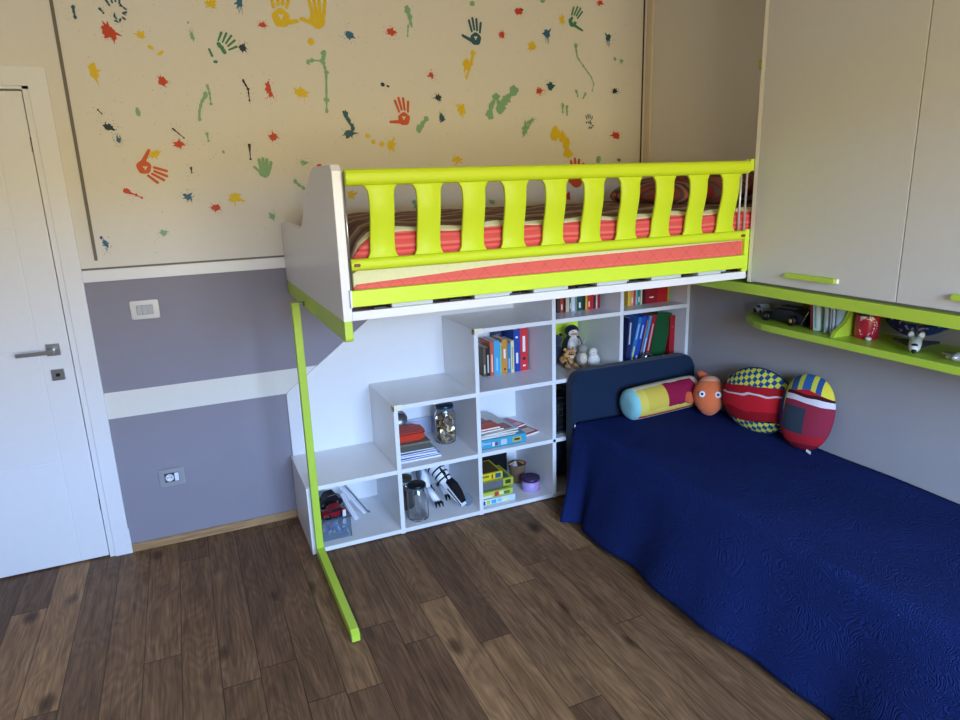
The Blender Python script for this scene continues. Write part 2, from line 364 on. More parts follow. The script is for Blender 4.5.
# ---------------------------------------------------------------- painted marks on the white wall
SPL=[(0.379, 2.377, 0.018, 0.016, 0.0, 'Y', 'spray'), (0.409, 2.329, 0.0128, 0.0072, -35.0, 'Y', 'drop'), (0.446, 2.308, 0.0152, 0.0066, 35.0, 'Y', 'drop'), (0.26, 2.383, 0.0304, 0.0215, -35.0, 'R', 'star'), (0.175, 2.225, 0.0152, 0.0293, 10.0, 'Y', 'star'), (0.439, 2.194, 0.0156, 0.0156, 0.0, 'R', 'star'), (0.574, 2.437, 0.0041, 0.0056, 0.0, 'T', 'drop'), (0.583, 2.383, 0.007, 0.0156, 15.0, 'T', 'star'), (0.679, 2.52, 0.0246, 0.018, 0.0, 'Y', 'spray'), (0.799, 2.53, 0.0155, 0.0185, 0.0, 'B', 'drip'), (0.89, 2.445, 0.0162, 0.0097, 0.0, 'R', 'star'), (0.791, 2.344, 0.0138, 0.0134, 0.0, 'N', 'star'), (0.888, 2.172, 0.0149, 0.0366, 10.0, 'R', 'spray'), (1.033, 2.159, 0.029, 0.0234, 0.0, 'Y', 'drip'), (1.103, 2.385, 0.016, 0.0163, -30.0, 'Y', 'drop'), (0.322, 2.064, 0.0094, 0.0185, 0.0, 'T', 'drop'), (0.195, 2.002, 0.019, 0.0164, 0.0, 'N', 'spray'), (0.229, 1.948, 0.0098, 0.0143, 20.0, 'B', 'spray'), (0.365, 1.887, 0.0226, 0.0112, 25.0, 'Y', 'star'), (0.47, 1.929, 0.0202, 0.0129, 0.0, 'R', 'star'), (0.229, 1.731, 0.0152, 0.0116, -30.0, 'R', 'drop'), (0.477, 1.696, 0.0215, 0.0162, -20.0, 'B', 'spray'), (0.594, 1.643, 0.0167, 0.0138, 0.0, 'R', 'star'), (0.352, 1.541, 0.0131, 0.0117, -20.0, 'T', 'star'), (0.111, 1.508, 0.0094, 0.022, 25.0, 'B', 'spray'), (0.098, 1.534, 0.0062, 0.007, 0.0, 'B', 'drop'), (0.655, 1.893, 0.0057, 0.0075, 20.0, 'T', 'drop'), (0.886, 1.958, 0.0166, 0.0153, 0.0, 'R', 'star'), (1.02, 1.838, 0.0163, 0.0113, 0.0, 'T', 'spray'), (0.683, 1.686, 0.0229, 0.0184, 0.0, 'Y', 'star'), (1.09, 1.825, 0.0127, 0.0066, 0.0, 'R', 'drop'), (0.842, 1.59, 0.0122, 0.0132, 0.0, 'T', 'star'), (1.29, 2.423, 0.0196, 0.0202, 0.0, 'B', 'spray'), (1.5, 2.449, 0.0224, 0.0189, 0.0, 'R', 'spray'), (1.937, 2.603, 0.0146, 0.0122, 0.0, 'T', 'drop'), (1.695, 2.257, 0.0151, 0.0132, 0.0, 'R', 'spray'), (1.438, 2.205, 0.0112, 0.0094, -30.0, 'N', 'drop'), (1.465, 2.197, 0.0087, 0.0052, -20.0, 'N', 'drop'), (1.729, 2.15, 0.0165, 0.0115, 0.0, 'N', 'star'), (1.892, 2.316, 0.0224, 0.0288, 0.0, 'Y', 'drip'), (1.254, 1.975, 0.024, 0.015, 0.0, 'P', 'star'), (1.744, 2.05, 0.0121, 0.021, 15.0, 'P', 'star'), (1.859, 2.095, 0.0245, 0.0318, 0.0, 'Y', 'spray'), (1.461, 1.918, 0.0233, 0.024, 0.0, 'Y', 'drip'), (1.343, 1.962, 0.0133, 0.0096, -20.0, 'Y', 'drop'), (1.371, 1.934, 0.0104, 0.0115, 0.0, 'Y', 'drop'), (1.414, 1.923, 0.0135, 0.0115, 0.0, 'Y', 'drop'), (1.824, 1.839, 0.0261, 0.0204, 0.0, 'Y', 'spray'), (1.237, 1.679, 0.0173, 0.0167, 0.0, 'Y', 'star'), (2.201, 2.582, 0.0224, 0.0144, 0.0, 'R', 'star'), (2.222, 2.592, 0.0077, 0.0072, 0.0, 'K', 'drop'), (2.347, 2.643, 0.0146, 0.0096, 0.0, 'T', 'drop'), (2.465, 2.558, 0.0174, 0.022, 0.0, 'Y', 'spray'), (2.709, 2.658, 0.0185, 0.012, 0.0, 'R', 'spray'), (2.101, 2.465, 0.0142, 0.0137, 0.0, 'R', 'star'), (2.281, 2.42, 0.0213, 0.0186, 0.0, 'Y', 'star'), (2.371, 2.483, 0.0226, 0.022, -15.0, 'B', 'drip'), (2.765, 2.483, 0.0188, 0.0187, 0.0, 'P', 'drip'), (2.554, 2.433, 0.013, 0.0102, 0.0, 'T', 'drip'), (2.857, 2.367, 0.0124, 0.0095, 0.0, 'T', 'drip'), (2.812, 2.375, 0.0088, 0.0117, 20.0, 'T', 'drop'), (2.322, 2.194, 0.0186, 0.0166, 0.0, 'R', 'spray'), (2.39, 2.221, 0.0189, 0.0173, 0.0, 'P', 'star'), (2.816, 2.205, 0.0177, 0.014, 0.0, 'N', 'spray'), (2.231, 1.996, 0.0236, 0.0338, -15.0, 'T', 'spray'), (2.263, 2.035, 0.0248, 0.0095, 30.0, 'T', 'star'), (2.83, 1.961, 0.0238, 0.0168, 0.0, 'R', 'star'), (2.71, 1.827, 0.0166, 0.0202, -15.0, 'T', 'drop'), (2.852, 1.823, 0.0071, 0.0057, 0.0, 'K', 'spray'), (2.505, 1.629, 0.0134, 0.0199, 0.0, 'R', 'star'), (1.769, 1.576, 0.0151, 0.0114, 0.0, 'T', 'star'), (2.017, 1.614, 0.0146, 0.0108, 0.0, 'T', 'star')]
STR=[('P', 0.0047, [(0.139, 2.471), (0.139, 2.452), (0.141, 2.432)]), ('K', 0.004, [(0.778, 2.203), (0.795, 2.169), (0.796, 2.119)]), ('T', 0.0075, [(1.157, 2.338), (1.152, 2.298), (1.162, 2.254), (1.153, 2.128), (1.15, 2.078)]), ('T', 0.0056, [(1.081, 2.295), (1.1, 2.303), (1.147, 2.302)]), ('T', 0.0042, [(0.621, 2.178), (0.626, 2.149), (0.627, 2.102)]), ('T', 0.006, [(0.61, 2.14), (0.588, 2.11), (0.574, 2.071), (0.57, 2.037)]), ('T', 0.0039, [(0.594, 1.972), (0.596, 1.942)]), ('K', 0.0029, [(0.507, 1.824), (0.507, 1.804)]), ('K', 0.0041, [(0.773, 1.921), (0.771, 1.859)]), ('T', 0.0062, [(0.967, 1.754), (0.984, 1.735), (1.004, 1.72)]), ('T', 0.0088, [(1.587, 2.554), (1.598, 2.519), (1.603, 2.489)]), ('T', 0.0036, [(1.587, 2.479), (1.582, 2.434)]), ('P', 0.0085, [(1.238, 2.065), (1.255, 2.03), (1.27, 2.002)]), ('T', 0.0103, [(1.613, 1.995), (1.634, 2.015), (1.657, 2.044)]), ('Y', 0.0073, [(1.934, 2.37), (1.92, 2.317), (1.892, 2.253)]), ('T', 0.0038, [(2.556, 2.411), (2.562, 2.376), (2.602, 2.331), (2.655, 2.275), (2.672, 2.239), (2.662, 2.201)]), ('T', 0.0046, [(2.616, 2.185), (2.603, 2.163)]), ('T', 0.0045, [(2.557, 2.199), (2.567, 2.173)]), ('T', 0.013, [(2.019, 2.067), (2.029, 2.113), (2.06, 2.158)]), ('T', 0.018, [(2.082, 2.103), (2.119, 2.149), (2.168, 2.191)]), ('T', 0.0052, [(2.469, 2.124), (2.469, 2.087)]), ('T', 0.0052, [(2.495, 2.114), (2.498, 2.072)]), ('Y', 0.0182, [(2.42, 1.975), (2.464, 1.959), (2.492, 1.921), (2.502, 1.862)]), ('R', 0.0036, [(0.241, 1.722), (0.264, 1.713), (0.286, 1.699)]), ('K', 0.0023, [(0.168, 2.071), (0.181, 2.055)]), ('K', 0.0025, [(0.454, 1.994), (0.494, 1.955)]), ('T', 0.0066, [(1.568, 1.631), (1.576, 1.605), (1.587, 1.579)]), ('P', 0.0033, [(0.237, 2.47), (0.248, 2.455)])]
HAND=[((0.975, 2.479), (0.992, 2.601), (1.047, 2.469), 'Y', 'ring', 'yellow handprint with thumb pointing right'), ((1.142, 2.481), (1.139, 2.599), (1.066, 2.48), 'Y', 'full', 'yellow handprint with thumb pointing left'), ((0.7, 2.334), (0.75, 2.384), (0.687, 2.383), 'G', 'gap', 'green handprint tilted right above two heel marks'), ((0.303, 2.459), (0.292, 2.538), (0.347, 2.504), 'P', 'bits', 'broken dark blue handprint at the top'), ((0.313, 1.832), (0.393, 1.787), (0.343, 1.903), 'O', 'ring', 'orange handprint with fingers pointing down right'), ((0.828, 1.8), (0.833, 1.859), (0.785, 1.823), 'T', 'fist', 'pale green handprint with fingers merged'), ((1.539, 2.044), (1.524, 2.139), (1.467, 2.029), 'O', 'ring', 'orange red handprint with fingers up'), ((1.951, 2.438), (1.943, 2.53), (1.878, 2.451), 'P', 'ring', 'blue green handprint with fingers up'), ((2.533, 2.552), (2.574, 2.621), (2.594, 2.512), 'G', 'half', 'green handprint with thumb low right'), ((2.644, 2.024), (2.637, 2.084), (2.604, 2.035), 'P', 'bits', 'small dark blue patchy handprint'), ((2.561, 1.711), (2.558, 1.828), (2.492, 1.73), 'O', 'full', 'orange handprint behind the bed rail')]

PC = {'Y': (222, 190, 22), 'R': (196, 62, 34), 'O': (203, 84, 38), 'B': (44, 100, 138), 'P': (38, 88, 104), 'N': (24, 46, 66), 'T': (128, 174, 138), 'G': (62, 130, 90), 'K': (26, 34, 40)}
CN = {'Y': 'yellow', 'R': 'red', 'O': 'orange', 'B': 'blue', 'P': 'dark blue green', 'N': 'navy', 'T': 'pale green', 'G': 'green', 'K': 'black'}
PM = {k_: mat('wall_paint_' + CN[k_].replace(' ', '_'), v_, 0.55, noise=0.10, nscale=90) for k_, v_ in PC.items()}
_yk = [0]
def ny():
    _yk[0] += 1; return -0.0006 - 0.00002*_yk[0]
_pc = [0]
def dy():
    _pc[0] = (_pc[0] + 1) % 40; return _pc[0]*2.2e-5
def blob(m, cx, cz, rx, rz, ang, y, rnd, n=26, rough=0.25, spikes=0):
    y -= dy()
    a0 = math.radians(ang); pts = []
    sp = {rnd.randrange(n): rnd.uniform(1.3, 1.9) for _ in range(spikes)}
    for i in range(n):
        a = 2*PI*i/n; r = 1 + rnd.uniform(-rough, rough); r *= sp.get(i, 1)
        u, v = rx*r*math.cos(a), rz*r*math.sin(a)
        pts.append((cx + u*math.cos(a0) - v*math.sin(a0), cz + u*math.sin(a0) + v*math.cos(a0)))
    c = m.bm.verts.new((cx, y, cz)); vs = [m.bm.verts.new((a, y, b)) for a, b in pts]
    for i in range(n): m.bm.faces.new((c, vs[i], vs[(i+1) % n]))
def ribbon(m, pts, w, y, rnd, taper=True):
    P = []; y -= dy()
    for (a, b) in zip(pts, pts[1:]):
        for k_ in range(6): P.append((a[0]+(b[0]-a[0])*k_/6, a[1]+(b[1]-a[1])*k_/6))
    P.append(pts[-1]); L = []; R_ = []
    for i, p in enumerate(P):
        q0 = P[max(0, i-1)]; q1 = P[min(len(P)-1, i+1)]; dx, dz = q1[0]-q0[0], q1[1]-q0[1]; l = math.hypot(dx, dz) or 1
        ww = w*rnd.uniform(.65, 1.3)*((1-.6*i/len(P)) if taper else 1)
        L.append(m.bm.verts.new((p[0]-dz/l*ww, y, p[1]+dx/l*ww))); R_.append(m.bm.verts.new((p[0]+dz/l*ww, y, p[1]-dx/l*ww)))
    for i in range(len(P)-1): m.bm.faces.new((L[i], L[i+1], R_[i+1], R_[i]))
for i, (x, z, rx, rz, an, c_, ty) in enumerate(SPL):
    rnd = random.Random(100+i); m = MB(); y = ny()
    if ty == 'drop': blob(m, x, z, rx, rz, an, y, rnd, 18, .13)
    elif ty == 'star':
        blob(m, x, z, rx*1.05, rz*1.05, an, y, rnd, 30, .22, 7)
        for _ in range(12):
            a, r = rnd.uniform(0, 2*PI), rnd.uniform(1.2, 2.3); blob(m, x+rx*r*math.cos(a), z+rz*r*math.sin(a), .0015, .0015, 0, y, rnd, 6, .2)
    elif ty == 'spray':
        blob(m, x, z, rx*.85, rz*.85, an, y, rnd, 26, .32, 4)
        for _ in range(34):
            a, r = rnd.uniform(0, 2*PI), rnd.uniform(.5, 2.6); s_ = rnd.uniform(.0009, .0030)*(1.2 if r < 1.3 else .7)
            blob(m, x+rx*r*math.cos(a), z+rz*r*math.sin(a), s_, s_, 0, y, rnd, 7, .25)
    else:
        blob(m, x, z, rx*.9, rz*.9, an, y, rnd, 28, .22, 5)
        for d in (-.35, .1, .5):
            L = rz*rnd.uniform(1.4, 2.6); ribbon(m, [(x+rx*d, z-rz*.5), (x+rx*d*1.05, z-L)], .0016, y, rnd)
        for _ in range(10):
            a, r = rnd.uniform(0, 2*PI), rnd.uniform(1.2, 2.2); blob(m, x+rx*r*math.cos(a), z+rz*r*math.sin(a), .0014, .0014, 0, y, rnd, 6, .2)
    m.build('paint_splash', PM[c_], wall_back, recalc=False, label=CN[c_] + ' paint splash')
for i, (c_, w_, pts) in enumerate(STR):
    rnd = random.Random(500+i); m = MB(); y = ny(); ribbon(m, pts, w_*1.25, y, rnd)
    blob(m, pts[0][0], pts[0][1], w_*1.6, w_*2.0, 0, y, rnd, 14, .3)
    for q in pts[1:]: blob(m, q[0], q[1], w_*1.3*rnd.uniform(.7, 1.3), w_*1.5*rnd.uniform(.7, 1.3), 0, y, rnd, 12, .3)
    for _ in range(14):
        q = rnd.choice(pts); blob(m, q[0]+rnd.gauss(0, .02), q[1]+rnd.gauss(0, .02), .0012, .0012, 0, y, rnd, 6, .3)
    m.build('paint_streak', PM[c_], wall_back, recalc=False, label=CN[c_] + ' paint streak')
def capsule(m, a, b, r0, r1, y, rnd):
    y -= dy()
    dx, dz = b[0]-a[0], b[1]-a[1]; l = math.hypot(dx, dz) or 1; t0 = math.atan2(dz, dx); pts = []
    for k_ in range(9): t = t0 + PI/2 + PI*k_/8; pts.append((a[0]+r0*math.cos(t), a[1]+r0*math.sin(t)))
    for k_ in range(9): t = t0 - PI/2 + PI*k_/8; pts.append((b[0]+r1*math.cos(t), b[1]+r1*math.sin(t)))
    m.bm.faces.new([m.bm.verts.new((p[0]+rnd.uniform(-1, 1)*r0*.06, y, p[1]+rnd.uniform(-1, 1)*r0*.06)) for p in pts])
for i, (P, Fg, Th, c_, st, lb) in enumerate(HAND):
    rnd = random.Random(800+i); m = MB(); y = ny()
    dx, dz = Fg[0]-P[0], Fg[1]-P[1]; L = math.hypot(dx, dz); ux, uz = dx/L, dz/L
    side = 1 if (Th[0]-P[0])*uz - (Th[1]-P[1])*ux > 0 else -1      # thumb to the right of the finger direction
    vx_, vz_ = uz*side, -ux*side
    pt = lambda a, b: (P[0]+ux*a*L+vx_*b*L, P[1]+uz*a*L+vz_*b*L)
    pr = L*.30; rg = lambda s_: pr*s_
    def thumb(r0=.085): capsule(m, pt(-.12, .18), Th, L*.10, L*r0*.8, y, rnd)
    fin = [(.34, .17, .95, .30), (.42, .03, 1.06, .08), (.38, -.11, 1.0, -.16), (.26, -.25, .80, -.40)]
    if st == 'full':
        blob(m, P[0], P[1], pr*1.05, pr*1.1, 0, y, rnd, 30, .05)
        for a, b, c2, d in fin: capsule(m, pt(a-.15, b), pt(c2, d), L*.072, L*.062, y, rnd)
        thumb()
    elif st in ('ring', 'half'):
        n = 34; a0, a1 = (0, 2*PI) if st == 'ring' else (math.radians(60), math.radians(330))
        base = math.atan2(uz, ux); inn = []; out = []
        for k_ in range(n+1):
            a = base + (a0 + (a1-a0)*k_/n)*(-side); ri = pr*(.28+.10*math.sin(3*a)); ro = pr*(1.08+.05*math.sin(5*a))
            ox, oz = ux*L*.06, uz*L*.06
            inn.append(m.bm.verts.new((P[0]+ox+ri*math.cos(a), y, P[1]+oz+ri*math.sin(a)))); out.append(m.bm.verts.new((P[0]+ro*math.cos(a), y, P[1]+ro*math.sin(a))))
        for k_ in range(n): m.bm.faces.new((inn[k_], out[k_], out[k_+1], inn[k_+1]))
        for a, b, c2, d in fin: capsule(m, pt(a+.06, b*1.15), pt(c2, d), L*.058, L*.066, y, rnd)
        thumb()
    elif st == 'gap':
        for a, b in ((.02, .30), (-.02, 0.05), (-.1, -.22), (-.02, .18), (-.07, -.1)): blob(m, *pt(a+.1, b), L*.13, L*.13, 0, y, rnd, 14, .12)
        for a, b, c2, d in fin: capsule(m, pt(a+.05, b*1.3), pt(c2, d*1.3), L*.055, L*.07, y, rnd)
        capsule(m, pt(.25, .45), pt(.75, .62), L*.05, L*.08, y, rnd)
        capsule(m, pt(-.55, .50), pt(-.72, .15), L*.07, L*.08, y, rnd); blob(m, *pt(-.85, -.22), L*.13, L*.10, 0, y, rnd, 14, .15)
    elif st == 'fist':
        blob(m, P[0], P[1], pr*1.5, pr*1.45, 0, y, rnd, 30, .06)
        for a, b, c2, d in fin: capsule(m, pt(a-.1, b*1.5), pt(c2*.95, d*1.3), L*.13, L*.13, y, rnd)
        thumb(.12)
    else:
        for _ in range(9):
            q = pt(rnd.uniform(-.45, .35), rnd.uniform(-.4, .4)); blob(m, q[0], q[1], L*.11, L*.055, rnd.uniform(0, 180), y, rnd, 14, .35, 2)
        for a, b, c2, d in fin: capsule(m, pt(a+.12, b*1.2), pt(a*.3+c2*.7, d), L*.045, L*.055, y, rnd)
    m.build('handprint', PM[c_], wall_back, recalc=False, label=lb)
# fine speckles of paint all over the panel
rnd = random.Random(7); m = MB(); y = -0.0005
for _ in range(750):
    cx, cz = rnd.uniform(.12, 2.95), rnd.uniform(1.45, 2.62)
    s_ = rnd.uniform(.0006, .0017); m.mi = rnd.randrange(4); f0 = len(m.bm.faces)
    blob(m, cx, cz, s_, s_, 0, y, rnd, 5, .3)
    m.bm.faces.ensure_lookup_table()
    for f in m.bm.faces[f0:]: f.material_index = m.mi
m.build('paint_speckles', [PM['K'], PM['T'], PM['R'], PM['P']], wall_back, recalc=False, kind='stuff')
# ---------------------------------------------------------------- staircase shelf and bookcase
T = .022; YB = -.010; YS = -.457
X0, X1, X2, X3, X4, X5 = .807, 1.253, 1.689, 2.134, 2.561, 3.016
Z0, Z1, Z2, Z3, ZT = .030, .353, .685, 1.014, 1.205
t = thing('stair_shelf', 'white open shelf unit rising in three steps beside the green leg', 'shelf', (X0, -.23, 0))
B_ = .0008
MB().box((X0, YS+.004, .004), (X0+T, YB, Z1-T), B_).build('side_panel', WHITE, t)
MB().box((X1, YS, .004), (X1+T, YB, Z2-T), B_).build('divider', WHITE, t)
MB().box((X2, YS, .004), (X2+T, YB, Z3-T), B_).build('divider', WHITE, t)
MB().box((X3, YS, .004), (X3+T, YB, ZT), B_).build('divider', WHITE, t)
def shelf(a, b, z, par, n='shelf'):
    MB().box((a, YS, z-T), (b, YB, z), B_).build(n, WHITE, par)
shelf(X0+T, X1, Z0, t, 'base_board'); shelf(X1+T, X2, Z0, t, 'base_board'); shelf(X2+T, X3, Z0, t, 'base_board')
shelf(X0-.001, X1, Z1, t, 'step_board'); shelf(X1-.001, X2, Z2, t, 'step_board'); shelf(X2-.001, X3, Z3, t, 'step_board')
shelf(X1+T, X2, Z1, t); shelf(X2+T, X3, Z1, t); shelf(X2+T, X3, Z2, t)
MB().prism([(X0+.003, .004), (X3+T, .004), (X3+T, ZT), (1.500, ZT), (X0+.018, .702), (X0+.010, .688), (X0+.010, Z1)], XZ, YB, -.001).build('back_panel', WHITE, t)
for (x, z) in ((X1, Z2), (X2, Z3)):
    g_ = MB(); g_.box((x-.006, YS-.004, z-T-.004), (x+.045, YS+.012, z+.004), .002); g_.box((x-.006, YS-.004, z-T-.004), (x+.004, YS+.05, z+.004), .002)
    g_.build('corner_guard', CREAMED, t, label='cream corner guard')
MB().lathe([(0, 0), (.0085, 0), (.0085, .002), (0, .002)], (X3+.011, YS, Z1-.011), 16, M=rot(PI/2)).build('screw_hole', BLACK, t)
MB().box((X0+.02, YS+.01, .0), (X3+T, YS+.03, .009)).build('gap_shade_strip', BLACK, t)  # black strip standing in for the shade in the gap under the base boards
t = thing('bookcase', 'white open bookcase in the corner behind the blue bed head', 'bookcase', (X4, -.23, 0))
MB().box((X4, YS, .004), (X4+T, YB, ZT), B_).build('divider', WHITE, t)
MB().box((X5, YS, .004), (X5+T-.001, YB, ZT), B_).build('side_panel', WHITE, t)
for a, b in ((X3+T, X4), (X4+T, X5)):
    shelf(a, b, Z0, t, 'base_board')
    for z in (Z1, Z2, Z3): shelf(a, b, z, t)
MB().box((X3+T, YB, .004), (X5+T-.001, -.001, ZT)).build('back_panel', WHITE, t)

# ---------------------------------------------------------------- loft bed
t = thing('loft_bed', 'white raised bed with lime green safety rail over the shelves', 'loft bed', (.878, -.6, 0))
YFB = -1.269
pan = [(YFB, 1.281), (YFB, 1.765), (YFB+.02, 1.784), (-.98, 1.788), (-.915, 1.776), (-.852, 1.745), (-.785, 1.706), (-.725, 1.672), (-.67, 1.614), (-.62, 1.575), (-.563, 1.554), (-.10, 1.562), (-.012, 1.560), (-.012, 1.281)]
MB().prism(pan, YZ, .878, .909, .002).build('end_panel', WHITE, t)
bm_ = [(-.012, 1.281), (YFB, 1.281), (YFB, 1.222), (YFB+.004, 1.213), (YFB+.016, 1.208), (YFB+.04, 1.210), (-.012, 1.216)]
MB().prism(bm_, YZ, .879, .907, .002).build('cross_beam', LIMEED, t)
MB().box((.909, YFB, 1.281), (2.628, -1.245, 1.311), .001).build('front_rail', WHITE, t)
MB().box((.909, -1.245, 1.283), (2.628, -.02, 1.297)).build('bed_base', WHITE, t)
MB().box((2.628, -1.25, 1.283), (3.02, -.02, 1.297)).build('bed_base', WHITE, t)
MB().box((.905, -1.282, 1.328), (2.612, -1.262, 1.383), .003).build('front_board', LIME, t)
MB().box((.903, -1.284, 1.326), (.909, -1.26, 1.385), .001).build('board_cap', PLWHITE, t)
rnd = random.Random(4)
for x in (.985, 1.26, 1.50, 1.79, 2.02, 2.30, 2.50):
    MB().box((x, -1.262, 1.311), (x+.045, -1.235, 1.318), .001).build('slat_bracket', DKGREY, t)
for x in (1.05, 1.36, 1.60, 1.88, 2.14, 2.38):
    MB().box((x, -1.255, 1.311), (x+.15, -.1, 1.325), .002).build('bed_slat', mat('pale_slat', (196, 204, 204), .5), t)
# safety rail: top tube, bottom tube and ten curved slats
gr = MB()
def hw(z0, z1, y0, y1, xa, xb, rr):
    m = MB(); m.prism(rrect(y0, z0, y1, z1, rr), YZ, xa, xb, .004); return m
rail = hw(1.717, 1.769, -1.306, -1.262, .914, 2.588, .021).build('guard_rail', LIMEPL, t, label='lime green safety rail with ten curved slats')
for f in rail.data.polygons: f.use_smooth = False
hw(1.447, 1.486, -1.292, -1.258, .914, 2.594, .016).build('lower_rail', LIMEPL, rail)
sx = [.984, 1.146, 1.310, 1.469, 1.632, 1.794, 1.957, 2.119, 2.285, 2.452]
for x in sx:
    m = MB(); nz = 22; w_ = .088; th = .013
    ring = []
    for k_ in range(nz+1):
        q = k_/nz; z = 1.722 - q*(1.722-1.480)
        yy = -1.284 - .008*math.sin(q*2*PI*.92) + .014*q
        fl = .014*math.exp(-((q)/.055)**2) + .012*math.exp(-((1-q)/.05)**2)
        bow = .004*math.sin(PI*q)
        a, b = x - fl + bow, x + w_ + fl - bow*.6
        ring.append([m.bm.verts.new(v) for v in ((a, yy-th/2+.002, z), (a+.003, yy-th/2, z), (b-.003, yy-th/2, z), (b, yy-th/2+.002, z), (b, yy+th/2-.002, z), (b-.003, yy+th/2, z), (a+.003, yy+th/2, z), (a, yy+th/2-.002, z))])
    for r0, r1 in zip(ring, ring[1:]):
        for j in range(8):
            f = m.bm.faces.new((r0[j], r0[(j+1) % 8], r1[(j+1) % 8], r1[j])); f.smooth = True
    m.bm.faces.new(ring[0]); m.bm.faces.new(ring[-1][::-1])
    m.build('slat', LIMEPL, rail)
for xx, lb in ((.932, 'left'), (2.575, 'right')):
    q = MB(); q.prism(rrect(xx-.011, 1.461, xx+.011, 1.472, .005), XZ, -1.2945, -1.291); q.build('rail_badge', colm((120, 60, 30)), rail)
q = MB(); q.tube([(.9125, -1.275, 1.385), (.9125, -1.275, 1.76)], .0035, 8); q.build('steel_rod', CHROME, t)
for xx, yy in ((2.575, -1.262), (2.606, -1.262)):
    q = MB(); q.tube([(xx, yy, 1.475), (xx, yy, 1.755), (xx-.008, yy-.006, 1.768), (xx-.02, yy-.012, 1.772)] if xx > 2.6 else [(xx, yy, 1.475), (xx, yy, 1.74)], .0045, 8); q.build('steel_rod', mat('light_steel', (205, 206, 210), .35, metal=.4), t)
MB().box((2.612, -1.268, 1.312), (2.636, -1.236, 1.49), .002).build('end_post', LIME, t)
MB().box((2.618, -1.268, 1.728), (2.636, -1.236, 1.775), .002).build('rail_bracket', LIME, t)
MB().box((2.600, -1.272, 1.312), (2.626, -1.262, 1.326), .001).build('bracket', LIME, t)
# green leg with long foot
lg = MB(); lg.prism([(-.448, .010), (-.448, 1.236), (-.490, 1.236), (-.490, .052), (-1.165, .050), (-1.186, .036), (-1.186, .008), (-.50, .010)], YZ, .823, .857, .003)
lg.build('leg', LIMEED, t, label='lime green post with a long floor foot')
q = MB()
q.bm.free()
for y in (-.50, -1.16): MB().tube([(.831, y, 0), (.831, y, .014)], .012, 12).build('foot_glide', CHROME, t)
MB().tube([(.850, -.469, 1.228), (.885, -.469, 1.228)], .010, 12).build('leg_bolt', CHROME, t)
# curved board fixed to the side of the niche
cb = [(-.06, 1.281), (-.06, 1.862), (-.40, 1.848), (-.48, 1.850), (-.53, 1.868), (-.58, 1.905), (-.66, 1.965), (-.75, 2.03), (-.856, 2.096), (-1.235, 2.35), (-1.235, 1.281)]
MB().prism(cb, YZ, XR-.016, XR, .002).build('end_panel', WHITEWALL, t, label='cream curved side board')

# bedding on the loft bed
def stripes_mat(name, cols, axis=2, scale=14.0, warp=0.0, seed=0.0, quilt=False):
    t = NT(name, .9, .15); o = t.sep(t.tc.outputs['Object'])
    wv = t.noise(t.tc.outputs['Object'], 3.0, 2) if warp else None
    a = o[axis]
    if wv is not None: a = t.math('ADD', a, t.math('MULTIPLY', wv, warp))
    f = t.math('FRACT', t.math('ADD', t.math('MULTIPLY', a, scale), seed))
    n = len(cols); c = t.ramp(f, [(i/n, cc) for i, cc in enumerate(cols)], 'CONSTANT')
    t.color(c); fine = t.noise(t.tc.outputs['Object'], 300, 2)
    if quilt:
        q = t.math('ADD', t.math('ABSOLUTE', t.math('SINE', t.math('MULTIPLY', t.math('ADD', o[0], o[2]), 38.0))), t.math('ABSOLUTE', t.math('SINE', t.math('MULTIPLY', t.math('SUBTRACT', o[0], o[2]), 38.0))))
        t.bump(t.math('MINIMUM', q, .5), .5, .006)
        t.color(t.mix(t.math('LESS_THAN', t.math('MINIMUM', t.math('ABSOLUTE', t.math('SINE', t.math('MULTIPLY', t.math('ADD', o[0], o[2]), 38.0))), t.math('ABSOLUTE', t.math('SINE', t.math('MULTIPLY', t.math('SUBTRACT', o[0], o[2]), 38.0)))), .055), c, tuple(lin((200, 92, 84)))))  # stitch creases darkened in the colour, since the bump hardly shades in flat light
    else: t.bump(fine, .3, .002)
    return t.m
PINK = fabric('coral_pink_quilt', (226, 108, 98), noise=.16); REDF = stripes_mat('red_striped_quilt', [(214, 84, 84), (226, 106, 98), (206, 72, 78), (222, 120, 106), (212, 90, 84)], 2, 22.0, .02)
CREAMF = fabric('cream_quilt', (226, 224, 176)); BROWNF = stripes_mat('brown_striped_quilt', [(128, 98, 84), (104, 82, 74), (150, 118, 98), (176, 158, 130), (118, 90, 84), (142, 84, 76), (100, 80, 78)], 1, 5.0, .02)
PILLF = stripes_mat('multi_striped_pillow', [(122, 58, 56), (160, 74, 62), (92, 84, 92), (176, 104, 84), (84, 62, 70), (140, 120, 112), (150, 58, 56), (104, 84, 80)], 0, 8.0, .30)
t = thing('mattress', 'mattress in a cream and coral pink quilted cover on the loft bed', 'mattress', (1.9, -.6, 1.33))
m = MB(); m.m(0).prism([(.925, 1.326), (2.99, 1.326), (2.99, 1.449), (1.5, 1.426), (.935, 1.404), (.925, 1.390)], XZ, -1.252, -.06, .012)
m.m(1).prism([(.925, 1.388), (.935, 1.402), (1.5, 1.424), (2.99, 1.447), (2.99, 1.454), (.95, 1.452), (.925, 1.435)], XZ, -1.251, -.06, .003)
